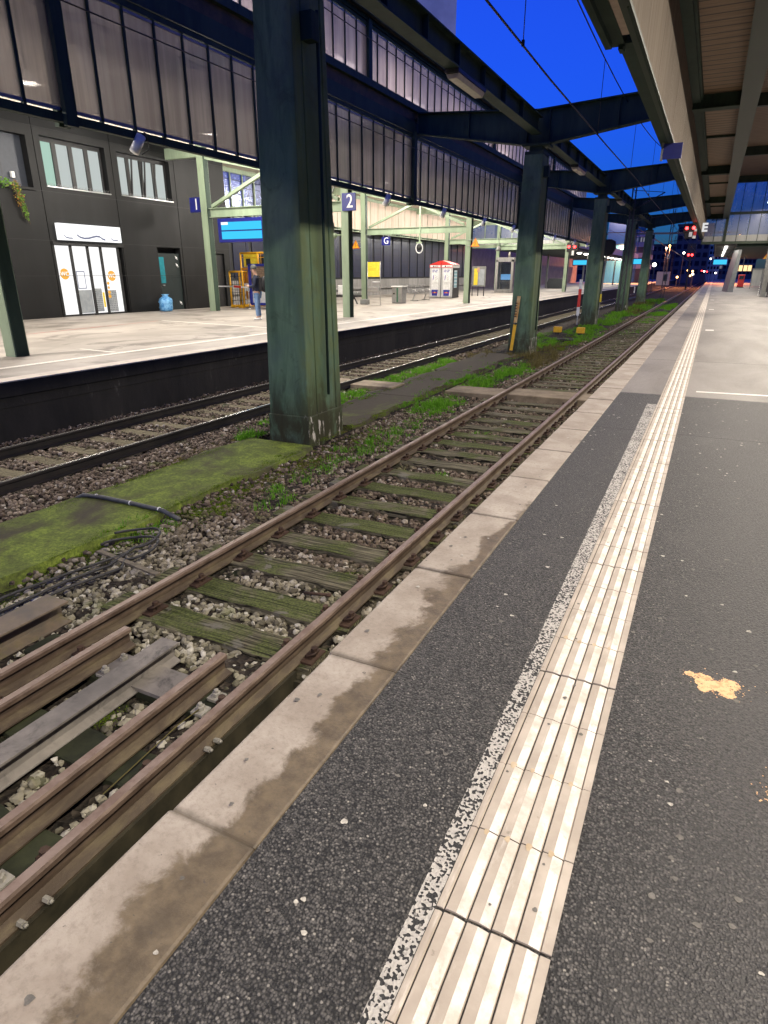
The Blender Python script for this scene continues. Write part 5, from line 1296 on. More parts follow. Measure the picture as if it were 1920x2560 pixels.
# ------------------------------------------------------------------ litter bin
t=empty('litter_bin',(-15.85,34.1,.07),'grey four sided litter bin with white lid and vertical green lettering','bin')
b=MB(); b.box(-16.16,-15.52,33.85,34.4,.10,.93); b.build('body',M['steel'],t,bevel=.01); b=MB(); b.box(-16.2,-15.48,33.8,34.45,.93,.99); b.build('lid',M['white'],t,bevel=.02)
b=MB(); b.box(-16.14,-15.54,33.87,34.38,.07,.10); b.build('base',M['rubber'],t)
b=MB(); b.box(-16.09,-15.98,33.842,33.849,.55,.62); b.build('slot',M['black'],t)
b=MB(); b.box(-15.87,-15.77,33.842,33.849,.14,.90); b.build('lettering_band',flat('bin_green',(.06,.16,.10),.5),t)
# ------------------------------------------------------------------ benches
def bench(x0,x1,y0,y1,label):
    t=empty('bench',((x0+x1)/2,(y0+y1)/2,.08),label,'bench'); 
    b=MB()
    for i in range(14): b.box(x1-.02-.04*i,x1-.04*i-.03,y0,y1,.50,.515)
    for i in range(20): y=y0+(y1-y0)*i/19; b.box(x1-.55,x1,y-.004,y+.004,.495,.50)
    b.build('seat',M['steel'],t)
    b=MB()
    for i in range(9): b.bar((x1-.58-.012*i,y0,.56+.05*i),(x1-.58-.012*i,y1,.56+.05*i),.012,.02)
    for i in range(5): y=y0+(y1-y0)*i/4; b.bar((x1-.56,y,.5),(x1-.72,y,1.02),.03,.03)
    b.build('backrest',M['steel'],t)
    for y in (y0+.3,y1-.3):
        b=MB(); b.bar((x1-.3,y,.5),(x1-.45,y,.1),.06,.05); b.bar((x1-.6,y,.1),(x1-.05,y,.1),.06,.04); b.build('leg',M['steel'],t)
    for i in range(3):
        y=y0+.1+(y1-y0-.2)*i/2; b=MB(); b.tube([(x1-.6,y,.55),(x1-.5,y,.72),(x1-.25,y,.74),(x1-.05,y,.6),(x1-.05,y,.5)],.018,6); b.build('armrest',M['steel'],t)
    return t
bench(-16.6,-15.9,36.9,39.3,'silver wire mesh bench with curved armrests left of the vending machines')
t=empty('seat_bench',(-18.6,31.5,.1),'dark low bench with pale bags behind the number 2 post','bench')
b=MB(); b.box(-19.4,-17.0,31.3,31.8,.45,.55); b.build('seat',M['darksteel'],t)
for x in (-19.2,-17.3):
    b=MB(); b.bar((x-.2,31.5,.1),(x,31.5,.45),.08,.05); b.bar((x+.2,31.5,.1),(x,31.5,.45),.08,.05); b.build('leg',M['darksteel'],t)
b=MB(); b.box(-18.25,-17.75,31.4,31.7,.58,1.05); tag(b.build('white_box',M['white'],bevel=.02),'white box pair on the dark low bench behind the number 2 post','box')
b=MB(); b.box(-17.6,-17.0,31.35,31.75,.56,.72); b.box(-16.9,-16.5,31.4,31.8,.1,.35); tag(b.build('luggage',M['greypost'],bevel=.03),'pale grey luggage lying at the right end of the dark low bench','luggage')
# ------------------------------------------------------------------ vending machines
def vend(x0,label,lit):
    t=empty('vending_machine',(x0+.4,42.7,.08),label,'vending machine','vending machines on the far platform'); x1=x0+.80; y0,y1=42.3,43.6
    b=MB(); b.box(x0,x1,y0,y1,.12,2.02); b.build('cabinet',M['greypost'] if False else flat('silver_cabinet',(.5,.5,.51),.4),t,bevel=.01)
    b=MB(); b.box(x0,x1,y0-.02,y1,2.02,2.2); b.build('header',M['white'],t)
    b=MB()
    for z in (2.02,2.18): b.box(x0,x1,y0-.03,y0-.02,z,z+.03)
    for x in (x0,x1-.03): b.box(x,x+.03,y0-.03,y0-.02,2.05,2.18)
    b.build('header_edge',M['red'],t)
    b=MB(); xc=(x0+x1)/2
    if lit: pts=[(x0,2.21),(x1+.02,2.21),(x0+.02,2.46)]
    else: pts=[(x0-.02,2.21),(x1,2.21),(x1-.02,2.46)]
    b.ext(pts,'y',y0-.04,y1); b.build('red_roof',M['red'],t)
    b=MB(); b.ball((xc-.12,y0-.026,2.10),.045,6,0,(1,.2,1)); 
    for k in range(5): b.box(xc-.03+k*.05,xc+.005+k*.05,y0-.027,y0-.022,2.085,2.115)
    b.build('header_mark',M['black'],t)
    b=MB(); b.box(x0+.14,x1-.14,y0-.012,y0-.004,.22,1.96); sh=b.build('poster',M['white'],t)
    b=MB()
    for row,z in enumerate((1.86,1.76)):
        for k in range(9):
            if (k+row)%5!=4: b.box(x0+.20+k*.045,x0+.232+k*.045,y0-.018,y0-.013,z-.03,z+.03)
    b.build('poster_text',M['blueprint'],sh)
    b=MB()
    for k in range(2): b.add([(x0+.23+.02*k,y0-.016,1.22+.15*k),(x0+.28+.02*k,y0-.016,1.26+.15*k),(x0+.31+.02*k,y0-.016,1.42+.15*k),(x0+.26+.02*k,y0-.016,1.38+.15*k)],[(0,1,2,3)])
    b.build('violet_stroke',flat('violet_print',(.12,.05,.4),.5),sh)
    b=MB()
    for k in range(7): b.tube([(x0+.40+.03*(k%3)*2,y0-.016,1.2+.05*k),(x0+.46+.03*(k%3)*2,y0-.017,1.25+.05*k)],.006,4)
    for k in range(3): b.box(x0+.2,x1-.2,y0-.016,y0-.0135,.98+.06*k,.99+.06*k)
    b.build('line_drawing',M['greypost'],sh)
    b=MB(); b.add([(x0+.16,y0-.016,.62),(x1-.16,y0-.016,.62),(x1-.22,y0-.016,.23),(x0+.18,y0-.016,.23)],[(0,1,2,3)]); bl=b.build('blue_field',M['blueprint'],sh)
    b=MB(); b.ball((xc,y0-.02,.44),.06,6,0,(1,.15,.7)); b.build('yellow_spot',M['yellow'],bl); b=MB(); b.box(xc-.15,xc-.05,y0-.022,y0-.018,.40,.46); b.box(xc+.05,xc+.15,y0-.022,y0-.018,.40,.46); b.build('red_spot',M['red'],bl)
    return t
vend(-17.35,'left grey vending machine with red sloping roof and white poster','')
t=vend(-16.5,'right grey vending machine with red sloping roof and lit bottle window on its side',1)
b=MB(); b.box(-15.70,-15.68,42.35,43.55,.1,2.0); b.build('side_panel',M['darksteel'],t)
b=MB(); b.box(-15.676,-15.672,42.55,43.1,.75,1.85); b.build('lit_window',M['win'],t)
b=MB()
for z in (.85,1.07,1.29,1.5,1.7):
    for y in (42.62,42.8,42.98): b.box(-15.668,-15.66,y-.05,y+.05,z-.06,z+.06)
b.build('bottles',flat('teal_bottles',(.10,.35,.42),.3),t)
# ------------------------------------------------------------------ notice case
t=empty('notice_case',(-15.8,47.9,.07),'grey glazed notice case with a yellow timetable on metal legs','notice case')
b=MB(); b.box(-16.25,-15.2,47.95,48.05,.75,2.15); b.build('case',M['greypost'],t,bevel=.01); b=MB(); b.box(-16.1,-15.8,47.94,47.949,.85,2.0); b.build('yellow_sheet',M['yelsheet'],t)
b=MB(); b.box(-15.75,-15.3,47.94,47.949,.85,1.95); b.build('grey_sheet',M['steelpanel'],t); b=MB(); b.box(-15.86,-15.68,47.93,47.939,1.75,2.08); b.build('pink_notice',M['skin'],t)
for x in (-16.2,-15.75,-15.3):
    b=MB(); b.box(x-.03,x+.03,47.97,48.03,.07,.75); b.build('leg',M['darksteel'],t)
# ------------------------------------------------------------------ glass kiosk (lift)
t=empty('glass_kiosk',(-16.2,57.2,.07),'grey framed glass kiosk with blue posters behind its pane, left of the second pillar','kiosk')
b=MB()
for x in (-16.95,-15.6):
    for y in (56.6,58.0): b.box(x-.10,x+.10,y-.10,y+.10,.07,2.75)
b.box(-17.05,-15.5,56.5,58.1,2.6,2.95); b.box(-17.0,-15.55,56.55,58.05,.07,.35); b.build('frame',M['concrete'],t)
b=MB(); b.box(-16.84,-15.7,56.6,56.63,.35,2.6); b.build('pane',M['clear'],t); b=MB(); b.box(-16.8,-15.75,57.3,57.35,.4,2.5); b.build('back_poster',M['navyglass'],t)
b=MB(); b.box(-16.75,-15.8,57.2,57.25,1.15,1.6); b.build('blue_poster',M['adlit'],t); b=MB(); b.lathe([(.1,0),(.1,.3),(.06,.45)],(-16.1,57.2,2.95),10); b.build('chimney',M['bolt'],t)
# ring fixture
t=empty('ring_fixture',(-15.67,36.6,2.8),'white ring with dark ball hanging from a rod below the green truss','fixture')
b=MB(); n=20; b.tube([(-15.67+.21*math.cos(2*math.pi*i/n),36.5,3.03+.27*math.sin(2*math.pi*i/n)) for i in range(n+1)],.03,8); b.build('ring',M['white'],t)
b=MB(); b.ball((-15.67,36.5,3.05),.15,8); b.build('ball',M['black'],t); b=MB(); b.bar((-15.67,36.55,3.3),(-15.67,36.55,5.3),.09,.06); b.bar((-15.85,36.5,3.32),(-15.5,36.5,3.32),.08,.08); b.build('rod',M['post'],t)
b=MB(); b.lathe([(.05,.25),(.18,.05),(.2,0),(.02,-.02)],(-12.1,40.5,2.95),12); b.bar((-12.1,40.5,3.2),(-12.1,40.5,4.0),.03,.03); tag(b.build('dome_fixture',M['greypost']),'small grey dome fixture hanging beside the front warning triangle','fixture')
# dustbins farther along
b=MB(); b.ext([(-16.9,.1),(-15.2,.1),(-15.05,.75),(-15.3,1.15),(-16.8,1.15),(-17.0,.7)],'y',76.5,77.5); tag(b.build('grit_bin',flat('dark_grit',(.03,.035,.04),.5),bevel=.05),'rounded dark grit bin standing on the far platform behind the pillars','grit bin')
# ------------------------------------------------------------------ markers on the pillars
t=empty('height_gauge',(-5.95,22.05,-.9),'yellow and cream rusted gauge bar leaning on the second pillar','gauge bar')
b=MB(); b.bar((-5.93,22.04,-.88),(-5.86,22.09,.02),.10,.03); b.build('yellow_lower',M['yellow'],t); b=MB(); b.bar((-5.86,22.09,.06),(-5.80,22.13,.92),.11,.03); b.build('cream_upper',worn('cream_rust',(.55,.42,.22),(.45,.2,.04),6,.7),t)
b=MB(); b.bar((-5.87,22.08,.0),(-5.86,22.09,.06),.13,.05)
for z in (.25,.33,.42,.5,.6,.68): b.box(-5.90,-5.83,22.06,22.10,z,z+.03)
b.build('black_marks',M['black'],t); b=MB(); b.box(-5.99,-5.84,21.95,22.12,-.95,-.86); b.build('foot',M['rubber'],t)
t=empty('distance_board',(-5.95,35.9,-.9),'red and white striped board on a post before the third pillar','marker board')
for z0,z1,m_ in ((.88,1.35,'white'),(-.02,.88,'red'),(-.45,-.02,'white')):
    b=MB(); b.box(-6.27,-6.12,35.9,35.93,z0,z1); b.build('stripe',M[m_],t)
b=MB(); b.bar((-6.19,35.95,-.92),(-6.19,35.95,1.35),.05,.05); b.build('post',M['steel'],t)
b=MB(); b.box(-6.35,-6.27,64.5,64.52,.0,.55) ; tag(b.build('white_plate',M['white']),'small white oval plate low on the fifth pillar','plate')
YB=empty('points_box',(-6.1,30.6,-.95),'','box','yellow boxes by the track'); b=MB(); b.ext([(-.17,.05),(.17,.05),(.17,.30),(-.17,.30)],'y',-.15,.15)
ob=MB(); ob.v=[(v[0]-6.1,v[1]+30.6,v[2]-.95) for v in b.v]; ob.f=b.f; ob.mi=b.mi; ob.sm=b.sm; ob.build('body',M['yellow'],YB,bevel=.02)
b=MB(); b.box(-6.2,-6.0,30.5,30.7,-1.0,-.88); b.build('base',M['darksteel'],YB)
YB['label']='yellow trackside box left of the other one, in the grass beyond the second pillar'
o=copy_tree(YB); o.location=(-5.05,30.5,-.95); o['label']='yellow trackside box nearer the rail, in the grass beyond the second pillar'
b=MB(); b.lathe([(.42,0),(.40,.06),(.02,.08)],(-5.15,27.3,-.95),18); tag(b.build('manhole_cover',M['soot']),'round dark manhole cover among the grass before the yellow boxes','manhole')
# ------------------------------------------------------------------ signals
def lights(pts,r,mat,name,par,depth=.06):
    b=MB()
    for (x,y,z) in pts: b.tube([(x,y,z),(x,y+depth,z)],r,12)
    return b.build(name,mat,par)
t=empty('signal',(-12.2,64.3,3.2),'black signal box with two red lights at the end of the far hall','signal')
b=MB(); b.box(-12.70,-11.62,64.25,64.5,3.55,4.35); b.box(-12.5,-11.85,64.25,64.5,3.15,3.55); b.build('backplate',M['black'],t,bevel=.05)
lights([(-12.50,64.2,3.98),(-11.98,64.2,3.97)],.12,M['ledred'],'red_light',t); b=MB(); b.box(-12.2,-12.0,64.22,64.24,3.25,3.65); b.build('number_plate',M['white'],t)
b=MB(); b.bar((-12.15,64.4,4.3),(-12.15,64.4,6.3),.08,.08); b.build('hanger',M['darksteel'],t)
t=empty('signal',(-1.9,44,3.6),'black signal box with two red lights and striped plate hanging below the beige screen','signal')
b=MB(); b.box(-2.06,-1.36,44,44.25,3.88,4.36); b.ext([(-2.0,3.88),(-1.42,3.88),(-1.55,3.56),(-1.9,3.56)],'y',44,44.25); b.build('backplate',M['black'],t,bevel=.03)
lights([(-1.87,43.95,4.13),(-1.50,43.95,4.14)],.085,M['ledred'],'red_light',t); b=MB(); b.box(-1.71,-1.54,43.96,43.98,3.66,3.92); b.build('number_plate',M['white'],t)
b=MB(); b.box(-1.45,-1.31,43.95,43.98,3.95,4.08); b.box(-1.50,-1.33,43.95,43.98,3.57,3.72); b.build('white_plate',M['white'],t); b=MB(); b.box(-1.47,-1.32,43.95,43.98,3.73,3.94); b.build('red_plate',M['red'],t)
b=MB()
for x in (-2.0,-1.8,-1.6,-1.4): b.bar((x,44.1,4.36),(x,44.1,4.62),.03,.03)
b.bar((-2.05,44.1,4.5),(-1.35,44.1,4.5),.03,.03); b.build('cage',M['darksteel'],t)
t=empty('signal_post',(-5.95,41.5,-.95),'black round topped signal seen from behind on a thin grey mast between the pillars','signal')
b=MB(); b.ext([(-6.22,2.75),(-5.9,2.60),(-5.55,2.72),(-5.40,3.0),(-5.45,3.4),(-5.7,3.52),(-6.1,3.5),(-6.25,3.2)],'y',41.5,41.8); b.build('backplate',M['black'],t,bevel=.05)
b=MB(); b.bar((-6.0,41.6,-.95),(-5.86,41.6,2.7),.09,.09); b.build('mast',M['greypost'],t); b=MB(); b.box(-6.12,-5.86,41.45,41.5,.05,.5); b.build('yellow_plate',M['yelsheet'],t)
t=empty('signal',(-4.0,120,3),'far red double light on a dark mast over the tracks','signal')
b=MB(); b.box(-4.6,-3.3,120.1,120.3,3.9,6.2); b.bar((-3.9,120.2,-1),(-3.9,120.2,4),.25,.25); b.build('backplate',M['black'],t); lights([(-4.25,120,4.5),(-3.72,120,4.5)],.17,M['ledred'],'red_light',t)
# ------------------------------------------------------------------ catenary
t=empty('contact_wire',(-3.0,30,4.8),'thin black overhead contact wire with droppers over the near track','overhead wire')
b=MB(); ys=np.arange(-8,130,7.)
b.tube([(-3.1+.04*math.sin(y*.3),y,4.82) for y in ys],.016,6); b.build('wire',M['black'],t)
b=MB(); mz=lambda y: 6.35+.0028*(((y+4)%46)-23)**2
b.tube([(-3.1,y,mz(y)) for y in np.arange(-8,130,2.)],.014,6); b.build('messenger_wire',M['black'],t)
b=MB()
for y in np.arange(-3.2,128,7.1): b.tube([(-3.1,y,4.82),(-3.1,y,mz(y))],.007,4); b.box(-3.12,-3.08,y-.02,y+.02,4.80,4.88)
b.build('dropper',M['black'],t)
t=empty('contact_wire',(-8.3,30,4.9),'thin overhead wire above the far track, seen against the sky over the girder','overhead wire')
b=MB(); b.tube([(-8.3,y,5.0) for y in ys],.011,5); b.tube([(-8.3,y,6.9) for y in ys],.011,5); b.build('wire',M['black'],t)
def mast(x,y,h,label,arm):
    t=empty('catenary_mast',(x,y,-.95),label,'mast','catenary masts'); b=MB()
    for sx in (-.16,.16):
        for sy in (-.16,.16): b.bar((x+sx,y+sy,-.95),(x+sx*.6,y+sy*.6,h),.06,.06)
    n=12
    for k in range(n):
        z0=-.95+(h+.95)*k/n; z1=-.95+(h+.95)*(k+1)/n; s=1 if k%2 else -1
        b.bar((x-.16*s,y-.14,z0),(x+.16*s,y-.14,z1),.035,.03); b.bar((x-.14,y-.16*s,z0),(x-.14,y+.16*s,z1),.03,.035)
    b.build('lattice',M['darksteel'],t); b=MB()
    b.tube([(x,y,5.6),(x+arm,y,6.6)],.035,6); b.tube([(x,y,4.9),(x+arm,y,5.2)],.03,6); b.tube([(x,y,6.8),(x+arm,y,6.6)],.02,5)
    for f in (.35,.42,.49): b.tube([(x+arm*f,y-.0,5.6+f),(x+arm*f+.05,y,5.6+f+.02)],.07,8)
    b.build('cantilever',M['darksteel'],t); return t
mast(-4.85,79.9,8.1,'dark lattice catenary mast standing in the grass at the far end between the tracks',2.0)
mast(-5.6,49.0,7.9,'dark catenary mast top rising behind the third roof beam',1.9)
mast(-9.5,175,10,'faint catenary mast far away before the dark city block',3); mast(1.5,190,9,'faint catenary mast far away above the platform end',-3)
b=MB(); b.bar((-20,130,8.4),(3,130,8.2),.25,.3); b.bar((-13,118,9),(-5,160,4),.12,.12); tag(b.build('gantry_beam',M['darksteel']),'dark gantry beam crossing the sky behind the far catenary masts','gantry')
# ------------------------------------------------------------------ low canopies beyond the halls
def canopy(name,x0,x1,y0,y1,z,label,edge):
    t=empty(name,((x0+x1)/2,(y0+y1)/2,z),label,'canopy')
    b=MB(); b.box(x0,x1,y0,y1,z,z+.22); b.build('soffit',M['beam'],t); b=MB(); b.box(x0-.05,x1+.05,y0-.05,y1,z+.22,z+.34); b.build('roof',M['cityblock'],t)
    b=MB(); b.box(edge-.06,edge+.06,y0,y1,z+.24,z+1.0); b.build('fascia',flat('pale_fascia',(.5,.48,.56),.5),t); return t
t=canopy('low_canopy',-19.5,-12.2,65.2,122,3.75,'long low canopy with pale fascia over the far end of the far platform',-12.1)
LN=MB()
for k,y in enumerate(np.arange(67,121,4.0)):
    o=empty('round_lamp',(-12.7,y,3.66),'round white lamp in the row under the far low canopy edge','lamp','round lamps under the far canopy') if k==0 else None
    if k==0:
        b=MB(); b.ball((-12.7,y,3.62),.2,8,0,(1.3,1.3,.55)); b.build('bulb',M['lampw'],o); b=MB(); b.lathe([(.26,0),(.26,.09)],(-12.7,y,3.66),12); b.build('shade',M['white'],o); L0=o
    else: o=copy_tree(L0); o.location.y=y
for k,y in enumerate((70,82,94,106,118)):
    b=MB(); b.bar((-13.6,y,.02),(-13.6,y,3.75),.2,.16); o=b.build('canopy_post',M['greypost']); tag(o,'slim grey post carrying the far low canopy','post','posts of the far low canopy')
    b=MB(); b.bar((-17.6,y-3,.02),(-17.6,y-3,3.75),.2,.16); o=b.build('canopy_post',M['greypost']); tag(o,'slim grey post carrying the far low canopy','post','posts of the far low canopy')
def disp(x0,x1,y,z0,z1,label):
    t=empty('far_display',((x0+x1)/2,y,z0),label,'display'); b=MB(); b.box(x0-.08,x1+.08,y,y+.3,z0-.08,z1+.12); b.build('housing',M['blue'],t); b=MB(); b.box(x0,x1,y-.02,y-.005,z0,z1); b.build('screen',M['cyan'],t)
disp(-14.9,-13.4,80,2.62,3.1,'small cyan display left of the third pillar under the far canopy'); disp(-12.1,-10.3,110,3.05,3.75,'small cyan display between the third and fourth pillars'); disp(-.35,1.15,95,2.75,3.3,'cyan display hanging below the end of the near low canopy')
b=MB(); b.box(-22.8,-22.5,66,125,-.1,4.2); tag(b.build('far_wall',worn('violet_wall',(.12,.09,.13),(.2,.15,.2),1.2,.7)),'dim violet wall behind the far low canopy','wall')
t=empty('low_canopy',(1,85,3.9),'low canopy with lit strip lamp beyond the near glass gable','canopy')
b=MB(); b.box(-.35,1.35,65.2,107,3.95,4.1)
for y in np.arange(66,106,1.5): b.box(-.3,1.3,y,y+.05,3.90,3.95)
b.build('soffit',M['concrete'],t); b=MB(); b.box(1.35,14,65.2,118,3.8,4.0); b.box(-.45,14,65.1,118,4.1,4.25); b.build('roof',M['beam'],t)
LT=empty('strip_lamp',(.55,70,3.88),'white fluorescent strip under the near low canopy','lamp','strips under the near low canopy'); b=MB(); b.box(.44,.68,67,76,3.84,3.93); b.build('tube',emit('strip_tube',(1,.97,.92),3.),LT); b=MB(); b.box(.40,.72,66.9,76.1,3.93,3.95); b.build('housing',M['white'],LT); o=copy_tree(LT); o.location.y=83; o=copy_tree(LT); o.location.y=96
# leaning slab pier and posts on the near platform
b=MB(); b.add([(1.2,74.5,-.02),(1.62,71.9,-.02),(1.85,72.1,-.02),(1.45,74.9,-.02),(1.35,74.5,3.85),(1.72,71.9,3.85),(1.98,72.1,3.85),(1.6,74.9,3.85)],[(0,3,2,1),(4,5,6,7),(0,1,5,4),(1,2,6,5),(2,3,7,6),(3,0,4,7)])
b.v=[(v[0]-(.28 if (i<2) else 0)*1.0,v[1]+(1.5 if i in(0,3,4,7) else 0),v[2]) for i,v in enumerate(b.v)]
tag(b.build('slab_pier',M['greypost'],bevel=.02),'broad grey slab pier under the near low canopy','pier')
t=empty('canopy_post',(3.4,58,0),'grey steel post with a chequered lower strip at the right photo edge','post'); b=MB(); b.bar((3.55,58,0),(3.35,58,5.7),.3,.28); b.box(3.3,3.9,57.8,58.3,0,.06); b.build('column',M['greypost'],t)
b=MB()
for k in range(8): b.box(3.19,3.24,57.9,58.1,.1+k*.13,.16+k*.13)
b.build('strip',M['white'],t)
t=empty('advert_case',(4.1,57.5,0),'blue lit advertising case right of the grey post at the photo edge','advert'); b=MB(); b.box(3.66,5.0,57.4,57.6,.35,2.0); b.build('case',M['darksteel'],t); b=MB(); b.box(3.74,4.9,57.37,57.395,.9,1.9); b.build('poster',M['adlit'],t)
b=MB(); b.bar((3.8,57.5,0),(3.8,57.5,.35),.08,.08); b.bar((4.8,57.5,0),(4.8,57.5,.35),.08,.08); b.build('leg',M['darksteel'],t)
t=empty('ticket_machine',(3.2,96,0),'red ticket machine far down the near platform','machine'); b=MB(); b.box(2.8,3.5,96,96.6,.1,1.55); b.build('cabinet',M['red'],t,bevel=.03); b=MB(); b.box(2.9,3.4,95.96,95.99,1.0,1.4); b.build('screen',M['darkglass'],t); b=MB(); b.box(2.75,3.55,95.95,96.65,0,.1); b.build('plinth',M['rubber'],t)
t=empty('amber_board',(3.2,100,2),'amber lit shop board glowing far down the near platform','shop board'); b=MB(); b.box(2.2,4.3,100,100.2,1.9,2.75); b.build('housing',M['black'],t); b=MB(); 
for x in (2.25,2.75,3.3,3.8): b.box(x,x+.42,99.96,99.99,1.98,2.68)
b.build('lit_panel',M['orangead'],t); b=MB(); b.bar((3.2,100.1,2.7),(3.2,100.1,3.9),.06,.06); b.build('hanger',M['darksteel'],t)
t=empty('shelter',(4.7,88,0),'grey glazed wind shelter far down the near platform','shelter')
b=MB(); 
for x in (3.9,4.9,5.9): b.bar((x,88,0),(x,88,2.2),.06,.06)
b.box(3.85,5.95,87.9,88.1,2.1,2.2); b.build('frame',M['greypost'],t); b=MB(); b.box(3.93,5.87,87.99,88.01,.3,2.1); b.build('pane',M['glass_frost'],t)
tri(3.75,66.0,3.05,'yellow warning triangle under the dark canopy at the right photo edge',1)
b=MB(); b.box(4.15,4.6,66,66.2,2.8,3.25); tag(b.build('white_sign',M['shoplit']),'small bright white sign beside the warning triangle at the right edge','sign')
b=MB(); b.bar((3.75,66.1,0),(3.85,66.1,3.8),.09,.09); tag(b.build('sign_post',M['greypost']),'thin grey pole standing under the yellow triangle at the right edge','pole')
t=empty('hanging_sign',(2.0,30,5),'pale grey sign box hanging edge-on from the near hall roof at the right photo edge','sign box'); b=MB(); b.box(1.95,2.12,29.6,31,4.98,6.6); b.build('case',flat('pale_case',(.55,.55,.56),.4),t,bevel=.01); b=MB(); b.box(1.9,2.17,29.5,31.1,4.9,4.98); b.build('lower_edge',M['black'],t); b=MB(); b.bar((2.03,30.3,6.6),(2.03,30.3,9.1),.06,.06); b.build('hanger',M['darksteel'],t)
b=MB(); b.tube([(.6,24,8.2),(10,24,8.2)],.28,14); tag(b.build('air_duct',M['steel']),'shiny round air duct under the near hall ceiling at the right photo edge','duct')
# ------------------------------------------------------------------ city beyond
def bld(x0,x1,y0,y1,z1,label,mat,rows,cols,litp,wm='citydark',name='office_block'):
    t=empty(name,((x0+x1)/2,y0,-1),label,'building'); b=MB(); b.box(x0,x1,y0,y1,-1,z1); b.build('wall',mat,t)
    dw=(x1-x0)/cols; dz=(z1-1)/rows
    for r in range(rows):
        for c in range(cols):
            q=MB(); q.box(x0+dw*(c+.18),x0+dw*(c+.82),y0-.06,y0-.01,1.6+dz*r,1.6+dz*(r+.55)); q.build('window', M['citywin'] if rnd.random()<litp else M[wm], t, flip=False)
    b=MB(); b.box(x0-.3,x1+.3,y0-.3,y1,z1,z1+.4); b.build('roof',mat,t); return t
bld(-11.3,-2.4,215,240,14.6,'dark tall city block far away left of the E sign',M['cityblock'],6,5,.02)
bld(-3.2,1.0,230,250,9.5,'pale high-rise with small windows behind the far red lights',M['tower'],6,5,.06)
bld(-24,-11.4,225,240,9.8,'low dark block far away behind the catenary masts',M['cityblock'],4,9,.02)
bld(1.0,12,260,280,6.3,'low dark block far away above the platform end',M['cityblock'],3,9,.06)
bld(-60,-25,235,260,8,'dark block far away behind the fourth pillar',M['cityblock'],3,14,.03)
t=empty('banded_building',(-14,138,0),'white banded office building between the fourth and fifth pillars','building')
b=MB(); b.box(-17.5,-12.9,140,160,-1,9.4); b.build('wall',M['towerdark'],t)
b=MB()
for z in (2.6,4.6,6.5,8.3): b.box(-17.6,-12.8,139.8,160,z,z+.85)
b.build('white_band',flat('pale_band',(.45,.43,.5),.5),t); b=MB()
for k in range(9):
    b=MB(); b.box(-17.3+k*.5,-17.0+k*.5,139.9,139.96,7.4,8.2); b.build('window',M['citywin'],t)
t=empty('blue_glass_building',(-15,126,0),'blue glass facade building behind the third and fourth pillars','building')
b=MB(); b.box(-17.8,-14.0,125,150,-1,11.0); b.build('facade',flat('blue_facade',(.05,.22,.45),.15),t); b=MB()
for z in (6.4,8.3,10.2): b.box(-17.85,-13.95,124.94,125,z,z+.12)
b.build('storey_line',M['darksteel'],t)
# tower with red emblem
t=empty('bank_tower',(-48,106,0),'tall blue grey tower with rounded bays and a red lit emblem above the screens','tower')
d1=Vector((-.4484,.8938)); Dn=118
def at(u,z): return None
e1=Vector((-.905,-.425,0))  # along facade to the left
base=Vector((-.355,.9349,0))*118
def P_(s,z,o=0): 
    p=base-Vector((0.925,-.38,0))*0+Vector((-.93,-.37,0))*s+Vector((.37,-.93,0))*o*-1; return Vector((p.x,p.y,z))
def slab(s0,s1,z0,z1,o0,o1,mat,name):
    b=MB(); v=[P_(s0,z0,o0),P_(s1,z0,o0),P_(s1,z0,o1),P_(s0,z0,o1),P_(s0,z1,o0),P_(s1,z1,o0),P_(s1,z1,o1),P_(s0,z1,o1)]
    b.add(v,[(0,3,2,1),(4,5,6,7),(0,1,5,4),(1,2,6,5),(2,3,7,6),(3,0,4,7)]); return b.build(name,mat,t)
slab(0,7.2,-1,41,0,12,M['tower'],'right_wing'); slab(13,18.5,-1,41,0,14,M['tower'],'left_wing'); slab(18.5,34,-1,46,-3,14,M['towerdark'],'dark_side'); slab(7.2,13,-1,41,1.5,12,M['towerdark'],'recess')
b=MB(); c=P_(9.6,0,2.2); b.lathe([(2.9,-1),(2.9,42)],c,28); b.build('round_bay',flat('blue_round_bay',(.14,.18,.5),.3),t)
b=MB()
for z in np.arange(8,41,2.4): b.lathe([(2.93,0),(2.93,.06)],(c.x,c.y,z),28)
b.build('storey_line',M['towerdark'],t)
b=MB(); c=P_(2.9,29.3,-.45)
def emb(cs,cz,rs,rz):
    pts=[]; n=18
    for i in range(n): pts.append(P_(cs+rs*math.cos(2*math.pi*i/n),cz+rz*math.sin(2*math.pi*i/n),-.5))
    b.add(pts,[tuple(range(n))])
emb(2.9,34.2,.55,1.25)
b.add([P_(4.2,31.0,-.5),P_(1.2,31.0,-.5),P_(1.4,32.2,-.5),P_(3.6,33.0,-.5),P_(4.2,32.6,-.5)],[(0,1,2,3,4)])
b.build('red_emblem',M['redlogo'],t)
l=bpy.data.lights.new('tower_fill','AREA'); l.energy=5000; l.color=(.85,.75,1); l.size=5; o=bpy.data.objects.new('tower_fill',l); COL.objects.link(o); o.location=(-22,70,16); o.rotation_euler=(Vector((-22,70,16))-Vector((-44,108,36))).to_track_quat('Z','Y').to_euler()  # added area light to brighten the tower, no real fitting behind it
